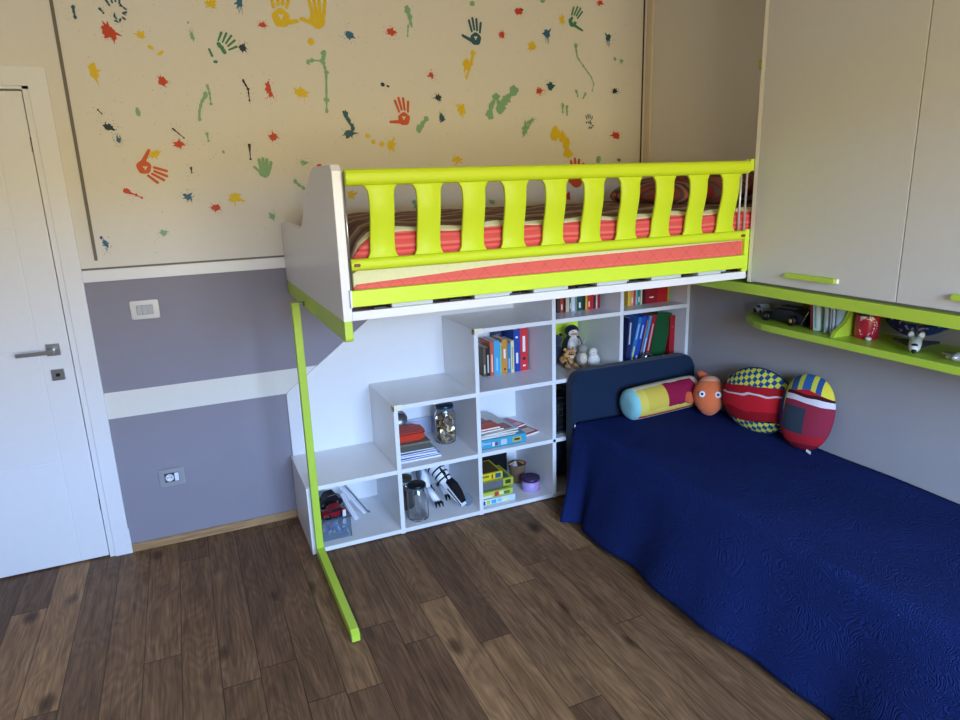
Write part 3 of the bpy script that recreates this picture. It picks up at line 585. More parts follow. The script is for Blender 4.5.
# slanting seam between the two colours
m.build('cover', [stripes_mat('coral_quilted_side', [(228, 112, 102), (222, 104, 96)], 2, 8, 0, 0, True), CREAMF], t)
t = thing('quilt', 'striped red and brown quilt folded over the loft mattress', 'quilt', (1.9, -.6, 1.45))
def quilt_f(u, v):
    # u along x, v across: front bottom -> over the edge -> back
    x = .925 + (2.99-.925)*u
    prof = [(-1.236, 1.452), (-1.246, 1.475), (-1.250, 1.51), (-1.246, 1.545), (-1.230, 1.565), (-1.20, 1.578), (-1.1, 1.590), (-.6, 1.592), (-.10, 1.588), (-.05, 1.57), (-.045, 1.46)]
    s_ = v*(len(prof)-1); i = min(int(s_), len(prof)-2); f = s_-i
    y = prof[i][0]*(1-f)+prof[i+1][0]*f; z = prof[i][1]*(1-f)+prof[i+1][1]*f
    e = min(u, 1-u); k_ = min(1, e/.045)
    z = 1.452 + (z-1.452)*(1-(1-k_)**2*.75)
    y += .02*(1-k_)**2*(1 if v < .5 else -1)
    z += .004*math.sin(x*17+y*4)*(1 if v > .3 else 0) + .003*math.sin(x*31)*(v > .45)
    y += .004*math.sin(x*23)*(v < .45)
    if u == 0 or u == 1: z = min(z, 1.47)
    return Vector((x, y, z))
m = MB(); m.grid(60, 40, quilt_f, True, lambda u, v: 0 if v < .36 else (1 if v < .46 else 2))
m.build('quilt_top', [REDF, CREAMF, BROWNF], t)
t = thing('pillow', 'dark red striped pillow lying at the right end of the loft bed', 'pillow', (2.70, -.78, 1.60))
def pil(p):
    s_ = lambda v: math.copysign(abs(v)**.55, v)
    return Vector((s_(p.x), s_(p.y), p.z*(1-.35*max(abs(p.x), abs(p.y))**3)))
MB().ell((2.71, -.76, 1.655), (.27, .38, .072), rot(0, -.12, 0), 32, 20, pil).build('pillow_case', PILLF, t)

# ---------------------------------------------------------------- wall cabinets on the right
XD = 2.637
t = thing('wall_cabinet', 'tall grey white wall cabinet with lime handles over the low bed', 'cabinet', (2.8, -2.2, 1.2))
CABW = mat('greige_cabinet_front', (202, 201, 200), .42)
MB().box((XD-.0, -1.289, 1.266), (3.03, -1.269, 2.77), .001).build('side_panel', mat('cabinet_edge_white', (236, 232, 222), .4), t)
MB().box((XD+.022, -3.4, 1.27), (3.03, -1.289, 2.77)).build('carcass', WHITE, t)
for (a, b) in ((-1.943, -1.2905), (-2.597, -1.947), (-3.251, -2.601)):
    d = MB().box((XD, a, 1.270), (XD+.021, b, 2.765), .0012).build('door', CABW, t)
    hx = MB(); y1 = b-.193 if b > -1.5 else b-.190
    hx.prism(rrect(y1-.228, 1.308, y1, 1.326, .004), YZ, XD-.022, XD-.001, .002)
    hx.build('handle', LIMEED, d)
    MB().box((XD-.014, y1-.236, 1.309), (XD-.002, y1-.228, 1.325), .001).build('handle_end', CREAMED, d)
MB().box((XD+.030, -3.4, 1.255), (3.03, -1.27, 1.271)).build('shadow_gap_strip', mat('grey_strip', (128, 128, 132), .5), t)
MB().box((XD, -3.4, 1.213), (3.03, -.465, 1.257), .002).build('bottom_board', LIMEED, t)
MB().box((2.664, -1.268, 2.128), (2.70, -1.225, 2.162), .003).build('handle', LIMEED, t)

# small shelf fixed to the right wall
t = thing('wall_shelf', 'lime green wall shelf with a rounded end under the cabinet', 'shelf', (2.9, -1.9, 1.03))
ps = [(3.037, -.985), (2.98, -.99), (2.92, -1.01), (2.87, -1.05), (2.825, -1.11), (2.79, -1.175), (2.770, -1.24), (2.765, -1.30), (2.765, -3.3), (3.037, -3.3)]
MB().prism(ps, XY, 1.031, 1.060, .002).build('shelf_board', LIMEED, t)
MB().prism([(2.785, 1.06), (2.80, 1.085), (2.85, 1.115), (2.875, 1.15), (2.90, 1.213), (3.035, 1.213), (3.035, 1.06)], lambda u, v, h: Vector((u, h, v)), -1.602, -1.584, .001).build('divider', LIMEED, t)
# ---------------------------------------------------------------- low bed
NAVY = fabric('navy_bed_head_fabric', (22, 40, 64), .3, 500)
t = thing('low_bed', 'low single bed with navy padded head against the bookcase', 'bed', (2.62, -1.6, 0))
hb = rrect(2.214, .05, 3.030, .735, .075, 8)
hb_m = MB(); hb_m.prism(hb, XZ, -.466, -.530, .014)
hb_o = hb_m.build('headboard', NAVY, t, label='navy blue padded bed head with rounded corners')
MB().box((2.26, -2.62, .13), (3.02, -.545, .24), .01).build('base', NAVY, t)
MB().box((2.262, -2.63, .24), (3.02, -.545, .445), .025).build('mattress', fabric('white_mattress', (215, 215, 215)), t)
for x, y in ((2.32, -.64), (2.96, -.64), (2.32, -2.52), (2.96, -2.52)):
    MB().lathe([(0, 0), (.022, 0), (.025, .13), (0, .13)], (x, y, 0), 16).build('leg', DKGREY, t)
q = MB(); q.tube([(2.222, -.5445, .424), (2.222, -.5445, .448)], .0035, 8); q.build('bracket', PLWHITE, t)
# bedspread
def spread_mat():
    t = NT('navy_embossed_bedspread', .9, .08)
    v = t.tc.outputs['Object']
    w = t.noise(v, 7.0, 3, .6, .8)
    lines = t.math('ABSOLUTE', t.math('SINE', t.math('MULTIPLY', w, 80.0)))
    fine = t.noise(v, 260, 2)
    t.color(t.mix(t.noise(v, 3.0, 2), tuple(lin((20, 33, 80))), tuple(lin((24, 40, 94)))))
    t.bump(t.math('ADD', t.math('MULTIPLY', lines, 1.0), t.math('MULTIPLY', fine, .25)), .45, .006)
    t.b.inputs['Sheen Weight'].default_value = .0; t.b.inputs['Sheen Roughness'].default_value = .4
    return t.m
def spread_f(u, v):
    # u: along the bed from head to foot; v: from the wall over the edge to the hem
    y = -.545 - u*2.12
    TW = .62
    wob = .5+.5*math.sin(y*5.1+1.1)
    if v < TW:
        a = v/TW; x = 3.026 - a*(3.026-2.258); z = .462 + .004*math.sin(x*9+y*6)*math.sin(y*4)
        if a < .04: z -= .004
        if u < .02: z -= .012*(1-u/.02)
        return Vector((x, y, z))
    b = (v-TW)/(1-TW)
    # rounded shoulder then fall
    sh = .08
    if b < sh:
        th = b/sh*PI/2; R_ = .036
        x = 2.258 - R_*math.sin(th); z = .462 - R_*(1-math.cos(th))
    else:
        c = (b-sh)/(1-sh)
        hemx = 2.075 - .028*math.sin(y*3.6+.4) + .018*math.sin(y*8.3)
        hemz = .022 + .022*(.5+.5*math.sin(y*4.4+2.2))
        corner = math.exp(-((u-.004)/.055)**2)*1.5 - .15*math.exp(-((u-.085)/.035)**2)
        hemx -= .075*corner; hemz -= .004*max(0, corner)
        fold = .007*math.sin(y*19+.7) * c**1.3 + .007*math.sin(y*11+2)*c
        x = 2.222 + (hemx-2.222)*(c**.85) + fold*(1 if u > .02 else .4)
        z = .426 + (hemz-.426)*c
        y -= .20*max(0, 1-u/.16)*c
        if u < .05: x += .02*(1-u/.05)*math.sin(c*PI)
    return Vector((x, y, z))
m = MB(); m.grid(220, 64, spread_f, True)
sp_ = m.build('bedspread', spread_mat(), None)
md = sp_.modifiers.new('thick', 'SOLIDIFY'); md.thickness = .004; md.offset = 1
tag(sp_, 'navy blue embossed bedspread draped over the low bed to the floor', 'bedspread')

# ---------------------------------------------------------------- cushions on the low bed
ZB = .468
# patterned bolster
def bol_mat():
    t = NT('bolster_print', .85, .2); o = t.sep(t.tc.outputs['Object'])
    ang = t.math('DIVIDE', t.math('ARCTAN2', o[2], o[1]), 2*PI)
    c = t.ramp(t.math('ADD', ang, .5), [(0, (222, 198, 90)), (.10, (188, 50, 54)), (.14, (232, 226, 206)), (.20, (196, 60, 60)), (.26, (226, 206, 110)), (.36, (232, 214, 150)), (.44, (222, 190, 84)), (.52, (200, 66, 62)), (.58, (234, 214, 168)), (.62, (206, 120, 70)), (.70, (230, 220, 190)), (.80, (222, 198, 90)), (1, (188, 50, 54))], 'CONSTANT')
    front = t.ramp(t.math('ADD', t.math('MULTIPLY', o[0], 2.0), .5), [(0, (214, 184, 74)), (.42, (214, 184, 74)), (.45, (150, 24, 62)), (.80, (170, 30, 66)), (.84, (226, 214, 196)), (1, (226, 214, 196))], 'CONSTANT')
    isf = t.math('MULTIPLY', t.math('GREATER_THAN', t.math('ADD', t.math('MULTIPLY', o[1], -.86), t.math('MULTIPLY', o[2], .5)), t.math('ADD', .052, t.math('MULTIPLY', t.noise(t.tc.outputs['Object'], 14, 2), .02))), t.math('GREATER_THAN', o[0], -.155))
    t.color(t.mix(isf, c, front)); t.bump(t.noise(t.tc.outputs['Object'], 260, 2), .25, .002); return t.m
AQUA = fabric('aqua_fabric', (140, 200, 202))
t = thing('bolster_cushion', 'bolster cushion with yellow and dark red print and an aqua end', 'cushion', (2.715, -.640, ZB+.084), (0, -.03, .02))
L_ = .205; r_ = .086
m = MB(); MX = rot(0, PI/2, 0)
m.lathe([(r_*.99, -L_), (r_*1.02, -L_*.8), (r_*1.03, 0), (r_*1.02, L_*.8), (r_*.98, L_)], (0, 0, 0), 32, M=MX); m.build('cushion_body', bol_mat(), t, world=False)
for s_ in (-1, 1):
    m = MB(); pr = [(r_*.99, s_*L_), (r_*.96, s_*(L_+.012)), (r_*.80, s_*(L_+.027)), (r_*.45, s_*(L_+.034)), (0, s_*(L_+.031))]
    if s_ > 0: pr = pr[::-1]
    m.lathe(pr, (0, 0, 0), 32, M=MX); m.build('cushion_end', AQUA if s_ < 0 else fabric('bolster_red', (176, 52, 66)), t, world=False, label='aqua round end' if s_ < 0 else 'red round end')
# plush fish
ORG = fabric('orange_plush', (222, 112, 66), .5, 250); ORG2 = fabric('dark_orange_plush', (206, 96, 60), .5, 250); WHF = fabric('white_plush', (228, 222, 214), .5, 250)
t = thing('plush_fish', 'orange plush fish propped between bolster and round cushion', 'plush toy', (2.905, -.800, ZB))
Mf = rot(-.25, 0, -.70)
def fishf(p): return Vector((p.x*(1-.20*max(0, -p.z)), p.y, p.z))
m = MB(); m.ell((2.905, -.795, ZB+.102), (.086, .078, .103), Mf, 28, 18, fishf); m.build('body', ORG, t)
c0 = Vector((2.905, -.795, ZB+.102))
m = MB(); m.ell(c0+Mf@Vector((0, .012, .072)), (.058, .060, .040), Mf, 22, 12); m.build('crown_patch', fabric('pale_orange_plush', (226, 158, 122), .5, 250), t, label='pale plush patch on top')
for s_ in (-1, 1):
    m = MB(); m.ell(c0+Mf@Vector((s_*.104, 0, -.012)), (.030, .012, .034), Mf@rot(0, s_*.5, 0), 14, 8); m.build('fin', ORG2, t)
m = MB(); m.ell(c0+Mf@Vector((-.03, .055, .108)), (.040, .014, .020), Mf@rot(0, .6, 0), 14, 8); m.build('tail', ORG2, t)
for s_ in (-1, 1):
    ec = c0 + Mf@Vector((s_*.040, -.070, .014)); m = MB(); m.ell(ec, (.017, .008, .017), Mf, 16, 10); e_ = m.build('eye', PLWHITE, t)
    m = MB(); m.ell(ec+Mf@Vector((0, -.0065, 0)), (.0075, .004, .0075), Mf, 12, 8); m.build('pupil', BLACK, e_)
# round cushion with checks
def check_mat():
    t = NT('checkered_cushion_print', .85, .2); o = t.sep(t.tc.outputs['Object'])
    q = t.n.nodes.new('ShaderNodeTexChecker'); q.inputs['Scale'].default_value = 42
    q.inputs['Color1'].default_value = (*lin((216, 212, 74)), 1); q.inputs['Color2'].default_value = (*lin((28, 76, 128)), 1)
    t.put(q.inputs['Vector'], t.comb(t.math('ADD', o[1], t.math('MULTIPLY', o[2], .5)), t.math('SUBTRACT', o[2], t.math('MULTIPLY', o[1], .5)), .3))
    zz = t.math('ADD', o[2], t.math('MULTIPLY', o[1], .10))
    band = t.ramp(t.math('ADD', t.math('MULTIPLY', zz, 2.0), t.math('ADD', .5, t.math('MULTIPLY', t.noise(t.tc.outputs['Object'], 6, 1), .04))), [(0, (0, 0, 0)), (.320, (255, 255, 255)), (.665, (0, 0, 0)), (1, (0, 0, 0))], 'CONSTANT')
    red = t.ramp(t.math('ADD', t.math('MULTIPLY', zz, 2.0), t.math('ADD', .5, t.math('MULTIPLY', t.noise(t.tc.outputs['Object'], 9, 1), .10))), [(0, (24, 18, 26)), (.355, (150, 18, 30)), (.46, (196, 30, 42)), (.60, (214, 196, 200)), (.618, (172, 24, 36)), (1, (172, 24, 36))], 'CONSTANT')
    t.color(t.mix(band, q.outputs['Color'], red)); t.bump(t.noise(t.tc.outputs['Object'], 220, 2), .25, .002); return t.m
t = thing('round_cushion', 'round cushion with yellow and blue checks and a red middle', 'cushion', (2.948, -1.085, ZB+.156), (0, .10, .22))
def cush(p): return Vector((p.x*(1-.25*(p.y*p.y+p.z*p.z)**2), p.y, p.z))
m = MB(); m.ell((0, 0, 0), (.062, .196, .160), None, 40, 26, cush)
m.build('cushion_body', check_mat(), t, world=False)
m = MB(); m.tube([(0, .197*math.cos(a*PI/24), .161*math.sin(a*PI/24)) for a in range(49)], .0045, 8, False); m.build('piping', fabric('dark_blue_piping', (24, 48, 84)), t, world=False)
# upright oval cushion
def oval_mat():
    t = NT('striped_cushion_print', .85, .2); o = t.sep(t.tc.outputs['Object'])
    st = t.ramp(t.math('ADD', t.math('MULTIPLY', t.math('SUBTRACT', o[1], t.math('MULTIPLY', o[2], .12)), -2.6), .5), [(0, (36, 60, 110)), (.26, (190, 186, 70)), (.33, (44, 84, 130)), (.42, (190, 186, 70)), (.48, (44, 92, 150)), (.58, (206, 202, 70)), (.64, (40, 80, 140)), (.70, (222, 206, 64)), (1, (206, 190, 64))], 'CONSTANT')
    red = t.ramp(t.math('ADD', t.math('MULTIPLY', o[2], 2.4), t.math('ADD', .46, t.math('MULTIPLY', t.noise(t.tc.outputs['Object'], 7, 1), .08))), [(0, (120, 20, 34)), (.16, (168, 30, 44)), (.28, (140, 40, 60)), (.62, (214, 206, 212)), (.68, (70, 16, 26)), (.72, (184, 26, 38)), (1, (184, 26, 38))], 'CONSTANT')
    zin = t.math('LESS_THAN', t.math('ADD', o[2], t.math('MULTIPLY', t.math('ABSOLUTE', t.math('ADD', o[1], .01)), .25)), .115)
    yin = t.math('LESS_THAN', t.math('ABSOLUTE', t.math('ADD', o[1], .025)), .115)
    c = t.mix(t.math('MULTIPLY', zin, yin), st, red)
    gy = t.math('LESS_THAN', t.math('ABSOLUTE', t.math('SUBTRACT', o[1], .03)), .052); gz = t.math('LESS_THAN', t.math('ABSOLUTE', t.math('ADD', o[2], .035)), .062)
    c = t.mix(t.math('MULTIPLY', gy, gz), c, tuple(lin((50, 60, 72))))
    t.color(c); t.bump(t.noise(t.tc.outputs['Object'], 220, 2), .25, .002); return t.m
t = thing('oval_cushion', 'upright oval cushion with blue and yellow stripes over red, rightmost on the bed', 'cushion', (2.955, -1.368, ZB+.176), (.05, .12, .20))
def cush2(p):
    s_ = lambda v, e: math.copysign(abs(v)**e, v)
    return Vector((p.x*(1-.25*(p.y*p.y+p.z*p.z)**2), s_(p.y, .86)*(1+.0*p.z), s_(p.z, .92)))
m = MB(); m.ell((0, 0, 0), (.055, .128, .178), None, 40, 26, cush2); m.build('cushion_body', oval_mat(), t, world=False)
m = MB(); m.grid(1, 1, lambda u, v: Vector((-.020-.006*u, -.045-.026*u, -.160-.014*v-.004*u)), False); m.build('care_tag', PLWHITE, t, world=False, label='small white care tag')

# ---------------------------------------------------------------- books
BN = [0]
def book(label, th, dep, hgt, rgb, loc, lean=0.0, yaw=0.0, group=None, bands=(), cat='book', name='book', pages=True, flat=False):
    """upright book: spine faces -y; x is thickness; base centre at loc. lean tips it sideways about its base"""
    t = thing(name, label, cat, loc, (0, lean, yaw) if not flat else (0, PI/2, yaw), group)
    c = colm(rgb, .45); m = MB(); w = th/2; k_ = min(.0022, th*.16)
    m.m(0).box((-w, 0, 0), (-w+k_, dep, hgt)).box((w-k_, 0, 0), (w, dep, hgt)).box((-w, -.0005, 0), (w, k_, hgt), .0006)
    mats = [c]
    for i, (z0, z1, brgb) in enumerate(bands):
        mats.append(colm(brgb, .5)); m.m(i+1).box((-w*.34, -.0013, hgt*z0), (w*.34, .0002, hgt*z1))
    m.build('cover', mats, t, world=False)
    if pages: MB().box((-w+k_, k_, .002), (w-k_, dep-.003, hgt-.002)).build('pages', PAPER, t, world=False)
    return t
W_ = (235, 235, 230)
G3 = 'books standing in the highest closed cell of the stair shelf'
b3 = [  # label, thickness, height, colour, bands
 ('thin olive brown book, first from the left in its row', .017, .165, (96, 84, 58), [(.1, .4, W_)]),
 ('black book with white spine lettering beside the orange red one', .025, .160, (34, 32, 36), [(.12, .75, (200, 196, 190))]),
 ('tall orange red paperback beside the black book', .024, .193, (196, 92, 58), [(.10, .62, (235, 205, 190))]),
 ('bright sky blue book in the stair shelf row', .035, .193, (66, 164, 214), [(.12, .5, (130, 200, 230))]),
 ('thin pale green book between sky blue and ochre books', .013, .180, (142, 184, 150), []),
 ('ochre orange book with pale spine title', .034, .195, (206, 138, 52), [(.45, .72, W_), (.1, .16, (90, 60, 30))]),
 ('medium blue book beside the ochre one', .021, .168, (48, 128, 176), [(.15, .5, (160, 200, 220))]),
 ('thin cream yellow book beside the dark blue volume', .021, .182, (222, 214, 166), [(.1, .8, (170, 160, 120))]),
 ('tall royal blue book with a white title', .040, .240, (28, 68, 158), [(.20, .45, W_), (.80, .84, W_)]),
 ('tall red hardback with white title and small black figure, last in its row', .048, .242, (208, 46, 54), [(.45, .82, W_), (.26, .32, (20, 16, 20)), (.10, .14, W_)])]
x = 1.846
for i, (lb, th, hh, rgb, bd) in enumerate(b3):
    yb = -.198 if i > 7 else -.202
    book(lb, th-.001, .13 if i < 8 else .17, hh, rgb, (x+th/2+.0005, yb, Z2+.0005), group=G3, bands=bd); x += th
book('dark navy picture book standing behind the small books', .05, .05, .245, (40, 54, 92), (2.000, -.066, Z2+.0005), yaw=0, group=G3, bands=[(.5, .8, (130, 140, 150))])

# bookcase column 4: small books in two top cells
G4 = 'small books on the top shelf left of the corner'
b4 = [('dark brown book at the left end under the bed rail', .018, .155, (70, 50, 46)), ('rust red book with white foot band', .022, .15, (170, 62, 46)), ('thin black book beside the rust red one', .014, .152, (38, 30, 34)), ('beige cream book in the top left row', .022, .15, (206, 186, 156)), ('grey blue thin book beside the beige one', .012, .155, (90, 110, 140)),
      ('white and pale blue book in the top left row', .024, .152, (206, 218, 228)), ('mid grey book between white and green books', .012, .148, (140, 146, 150)), ('dark green wide book in the top left row', .036, .15, (26, 84, 74)), ('black green narrow book beside the dark green one', .018, .15, (30, 46, 44)),
      ('yellow and orange spined book in the top left row', .014, .152, (226, 170, 50)), ('red book with yellow top beside the yellow one', .020, .15, (206, 44, 40)), ('crimson book in the top left row', .018, .148, (180, 36, 50)), ('dark plum book beside the crimson one', .016, .15, (74, 30, 48)), ('thin pink white book near the right of the row', .010, .15, (226, 180, 186)), ('dark red book, last in the top left row', .018, .15, (140, 30, 44))]
x = 2.256
for i, (lb, th, hh, rgb) in enumerate(b4):
    book(lb, th-.001, .12, hh, rgb, (x+th/2, -.300-.0005*i, Z3+.0005), group=G4, bands=[(.1, .3, W_)] if i % 3 == 1 else ([(.5, .7, (230, 200, 90))] if i % 3 == 0 else [])); x += th
b5 = [('yellow book at the left end of the top right row', .020, .15, (224, 186, 70)), ('orange cream book in the top right row', .020, .15, (226, 160, 110)), ('brick red thin book in the top right row', .014, .152, (176, 72, 64)), ('pale blue thin book in the top right row', .012, .15, (150, 190, 210)), ('teal green book in the top right row', .022, .152, (44, 142, 130)),
      ('cream thin book beside the teal one', .012, .15, (220, 214, 180)), ('maroon black book in the top right row', .022, .15, (66, 30, 44)), ('wide dark red album with small pale dots', .085, .155, (152, 24, 38)), ('wide bright red album beside the dark red one', .072, .155, (186, 26, 36)), ('olive yellow book at the right end', .018, .16, (170, 158, 60))]
x = 2.694
G5 = 'small books on the top shelf in the corner'
for i, (lb, th, hh, rgb) in enumerate(b5):
    bd = [(.1, .3, W_)] if i % 3 == 1 else []
    if 'dots' in lb: bd = [(.2, .25, W_), (.55, .60, (220, 160, 150)), (.78, .82, W_)]
    book(lb, th-.001, .13, hh, rgb, (x+th/2, -.338, Z3+.0005), group=G5, bands=bd); x += th
# bookcase: big leaning books
G6 = 'large books leaning in the corner bookcase'
b6 = [('dark navy white printed book at the left, behind the leaning ones', .030, .255, (30, 44, 92), 2.700, 0.06, [(.4, .9, (190, 196, 210))]),
      ('blue book with yellow foot, leaning right', .026, .26, (48, 112, 184), 2.722, .23, [(0, .34, (222, 214, 90)), (.5, .85, (150, 190, 226))]),
      ('royal blue leaning book with small white lettering', .028, .265, (26, 74, 168), 2.750, .23, [(.5, .8, (170, 190, 226)), (.05, .12, W_)]),
      ('thin dark blue leaning book with orange edge line', .014, .265, (54, 70, 120), 2.776, .22, [(.05, .9, (206, 130, 90))]),
      ('light blue leaning book between dark blue and red', .018, .262, (76, 146, 196), 2.792, .22, [(.05, .5, (190, 220, 235))]),
      ('dark red leaning book with silver lettering', .030, .265, (150, 28, 40), 2.822, .20, [(.2, .8, (206, 160, 165))])]
for i, (lb, th, hh, rgb, xx, ln, bd) in enumerate(b6):
    book(lb, th-.001, .17, hh, rgb, (xx, -.345-.002*i, Z2+.003), lean=ln, group=G6, bands=bd)
book('fat dark green binder leaning in the corner bookcase', .105, .20, .262, (10, 78, 38), (2.898, -.355, Z2+.012), lean=.19, group=G6, bands=[], name='ring_binder', cat='binder')
book('dark red book at the far right against the bookcase side', .036, .16, .245, (160, 20, 34), (2.996, -.365, Z2+.0006), lean=.0, group=G6, bands=[(.72, .74, (210, 120, 120))])
t = thing('desk_clock', 'small round black and chrome clock in front of the leaning books', 'clock', (2.775, -.43, Z2))
m = MB(); m.lathe([(0, 0), (.026, 0), (.030, .006), (.030, .018), (.026, .024), (0, .024)], (2.775, -.415, Z2+.034), 24, M=rot(PI/2)); m.build('case', CHROME, t)
m = MB(); m.lathe([(0, 0), (.022, 0), (.022, .002), (0, .002)], (2.775, -.4385, Z2+.034), 20, M=rot(PI/2)); m.build('face', BLACK, t)
m = MB(); m.box((2.757, -.432, Z2), (2.793, -.416, Z2+.008), .002); m.build('foot', BLACK, t)
m = MB(); m.lathe([(0, 0), (.007, 0), (.006, .004), (0, .004)], (2.780, -.4395, Z2+.030), 12, M=rot(PI/2)); m.build('dial', PLWHITE, t)

# ---------------------------------------------------------------- plush animals (bookcase, left column)
tg = thing('lime_box', 'lime green flat box standing at the back behind the penguin', 'box', (2.46, -.05, Z2))
MB().box((2.385, -.055, Z2+.0005), (2.542, -.03, Z2+.285), .003).build('box_body', LIME, tg)
MB().box((2.387, -.058, Z2+.24), (2.540, -.054, Z2+.283), .001).build('lid', LIME, tg)
BLF = fabric('black_plush', (28, 28, 34), .5, 250); TAN = fabric('tan_plush', (196, 152, 96), .5, 250); GRF = fabric('grey_plush', (150, 146, 140), .5, 250); CRF = fabric('cream_plush', (216, 204, 180), .5, 250)
Z = Z2
t = thing('plush_penguin', 'black and white plush penguin sitting tallest on the shelf', 'plush toy', (2.375, -.19, Z))
MB().ell((2.375, -.18, Z+.10), (.055, .050, .105), None, 24, 16, lambda p: Vector((p.x*(1-.15*p.z), p.y, p.z))).build('body', BLF, t)
MB().ell((2.372, -.200, Z+.095), (.046, .040, .090), None, 22, 14).build('belly', WHF, t, label='white plush belly')
hd = MB().ell((2.368, -.188, Z+.208), (.046, .044, .040), None, 22, 14).build('head', BLF, t)
MB().ell((2.366, -.205, Z+.203), (.037, .032, .030), None, 20, 12).build('face', WHF, hd)
MB().ell((2.364, -.232, Z+.198), (.026, .016, .008), None, 14, 8).build('beak', fabric('orange_beak', (206, 140, 90)), hd)
for s_ in (-1, 1): MB().ell((2.366+s_*.016, -.235, Z+.214), (.0035, .003, .0035), None, 8, 6).build('eye', BLACK, hd)
for s_ in (-1, 1): MB().ell((2.375+s_*.058, -.185, Z+.11), (.012, .026, .062), rot(0, s_*-.25, 0), 14, 10).build('wing', BLF, t)
for s_ in (-1, 1): MB().ell((2.372+s_*.024, -.222, Z+.009), (.02, .026, .009), None, 12, 8).build('foot', fabric('orange_beak', (206, 140, 90)), t)
t.location.x += .055; t.location.y += .01; t.scale = (.9, .9, .9)
t = thing('plush_bear', 'dark grey plush animal half hidden left of the penguin', 'plush toy', (2.27, -.16, Z))
MB().ell((2.28, -.155, Z+.060), (.046, .045, .062), None, 20, 12).build('body', fabric('dark_grey_plush', (52, 58, 70), .5, 250), t)
hd = MB().ell((2.282, -.165, Z+.140), (.038, .036, .034), None, 20, 12).build('head', fabric('dark_grey_plush', (52, 58, 70)), t)
for s_ in (-1, 1): MB().ell((2.282+s_*.030, -.165, Z+.168), (.012, .008, .012), None, 12, 8).build('ear', BLF, hd)
t.location.x += .045
def tig():
    t = NT('tiger_plush', .9, .1); n = t.noise(t.tc.outputs['Object'], 34, 2, .5, 1.5)
    t.color(t.ramp(n, [(0, (60, 44, 36)), (.44, (60, 44, 36)), (.48, (202, 152, 96)), (1, (214, 176, 124))])); t.bump(t.noise(t.tc.outputs['Object'], 200, 2), .4, .003); return t.m
TG = tig()
t = thing('plush_tiger', 'small tan and black striped plush cat at the left front', 'plush toy', (2.33, -.31, Z))
MB().ell((2.325, -.285, Z+.040), (.040, .050, .040), None, 20, 12).build('body', TG, t)
hd = MB().ell((2.322, -.325, Z+.078), (.036, .030, .032), None, 20, 12).build('head', TG, t)
for s_ in (-1, 1): MB().ell((2.322+s_*.026, -.320, Z+.108), (.011, .007, .012), None, 12, 8).build('ear', TG, hd)
MB().ell((2.322, -.352, Z+.072), (.014, .010, .010), None, 12, 8).build('muzzle', CRF, hd)
for s_ in (-1, 1): MB().ell((2.325+s_*.026, -.340, Z+.016), (.014, .026, .014), None, 12, 8).build('paw', TAN, t)
t.location.x += .022; t.location.y += .04
t = thing('plush_rabbit', 'small grey plush rabbit with a cream belly in front of the penguin', 'plush toy', (2.415, -.315, Z))
MB().ell((2.415, -.30, Z+.045), (.034, .034, .046), None, 20, 12).build('body', GRF, t)
MB().ell((2.413, -.318, Z+.048), (.024, .022, .036), None, 18, 10).build('belly', CRF, t)
hd = MB().ell((2.413, -.315, Z+.106), (.027, .026, .026), None, 18, 12).build('head', GRF, t)
for s_ in (-1, 1): MB().ell((2.413+s_*.014, -.305, Z+.143), (.008, .006, .026), rot(0, s_*.25, 0), 12, 10).build('ear', GRF, hd)
for s_ in (-1, 1): MB().ell((2.413+s_*.020, -.344, Z+.010), (.013, .022, .010), None, 12, 8).build('foot', fabric('brown_pads', (150, 118, 90)), t)
t.location.x += .012; t.location.y += .02
t = thing('plush_chick', 'small white plush toy, rightmost of the plush animals', 'plush toy', (2.495, -.30, Z))
MB().ell((2.497, -.295, Z+.036), (.038, .036, .038), None, 20, 12, lambda p: Vector((p.x*(1-.25*p.z), p.y*(1-.2*p.z), p.z))).build('body', WHF, t)
hd = MB().ell((2.490, -.300, Z+.078), (.026, .025, .026), None, 18, 12).build('head', WHF, t)
for s_ in (-1, 1): MB().ell((2.490+s_*.010, -.325, Z+.082), (.003, .003, .003), None, 8, 6).build('eye', BLACK, hd)
# dark things in the cell behind the bed head
t = thing('black_basket', 'black wire basket in the dark cell behind the bed head', 'basket', (2.26, -.25, Z1))
m = MB(); 
for i in range(7):
    z = Z1+.004+i*.034; m.tube([(2.175, -.40, z), (2.175, -.08, z), (2.40, -.08, z), (2.40, -.40, z), (2.175, -.40, z)], .0022, 6)
for i in range(9): m.tube([(2.175+.225*i/8, -.40, Z1+.003), (2.175+.225*i/8, -.40, Z1+.208)], .0018, 6)
m.build('wire_frame', BLACK, t)
MB().box((2.185, -.385, Z1+.001), (2.39, -.09, Z1+.15), .01).build('liner', fabric('black_liner', (26, 27, 34)), t)
t = thing('black_bag', 'black bag standing low in the bottom cell behind the bedspread', 'bag', (2.33, -.2, Z0))
MB().ell((2.35, -.20, Z0+.115), (.165, .15, .112), None, 24, 14, lambda p: Vector((math.copysign(abs(p.x)**.6, p.x), p.y, math.copysign(abs(p.z)**.6, p.z)))).build('bag_body', fabric('dark_navy_bag', (34, 44, 66)), t)
m = MB(); m.tube([(2.28, -.2, Z0+.21), (2.29, -.2, Z0+.25), (2.35, -.2, Z0+.268), (2.41, -.2, Z0+.25), (2.42, -.2, Z0+.21)], .006, 8); m.build('bag_handle', BLACK, t)
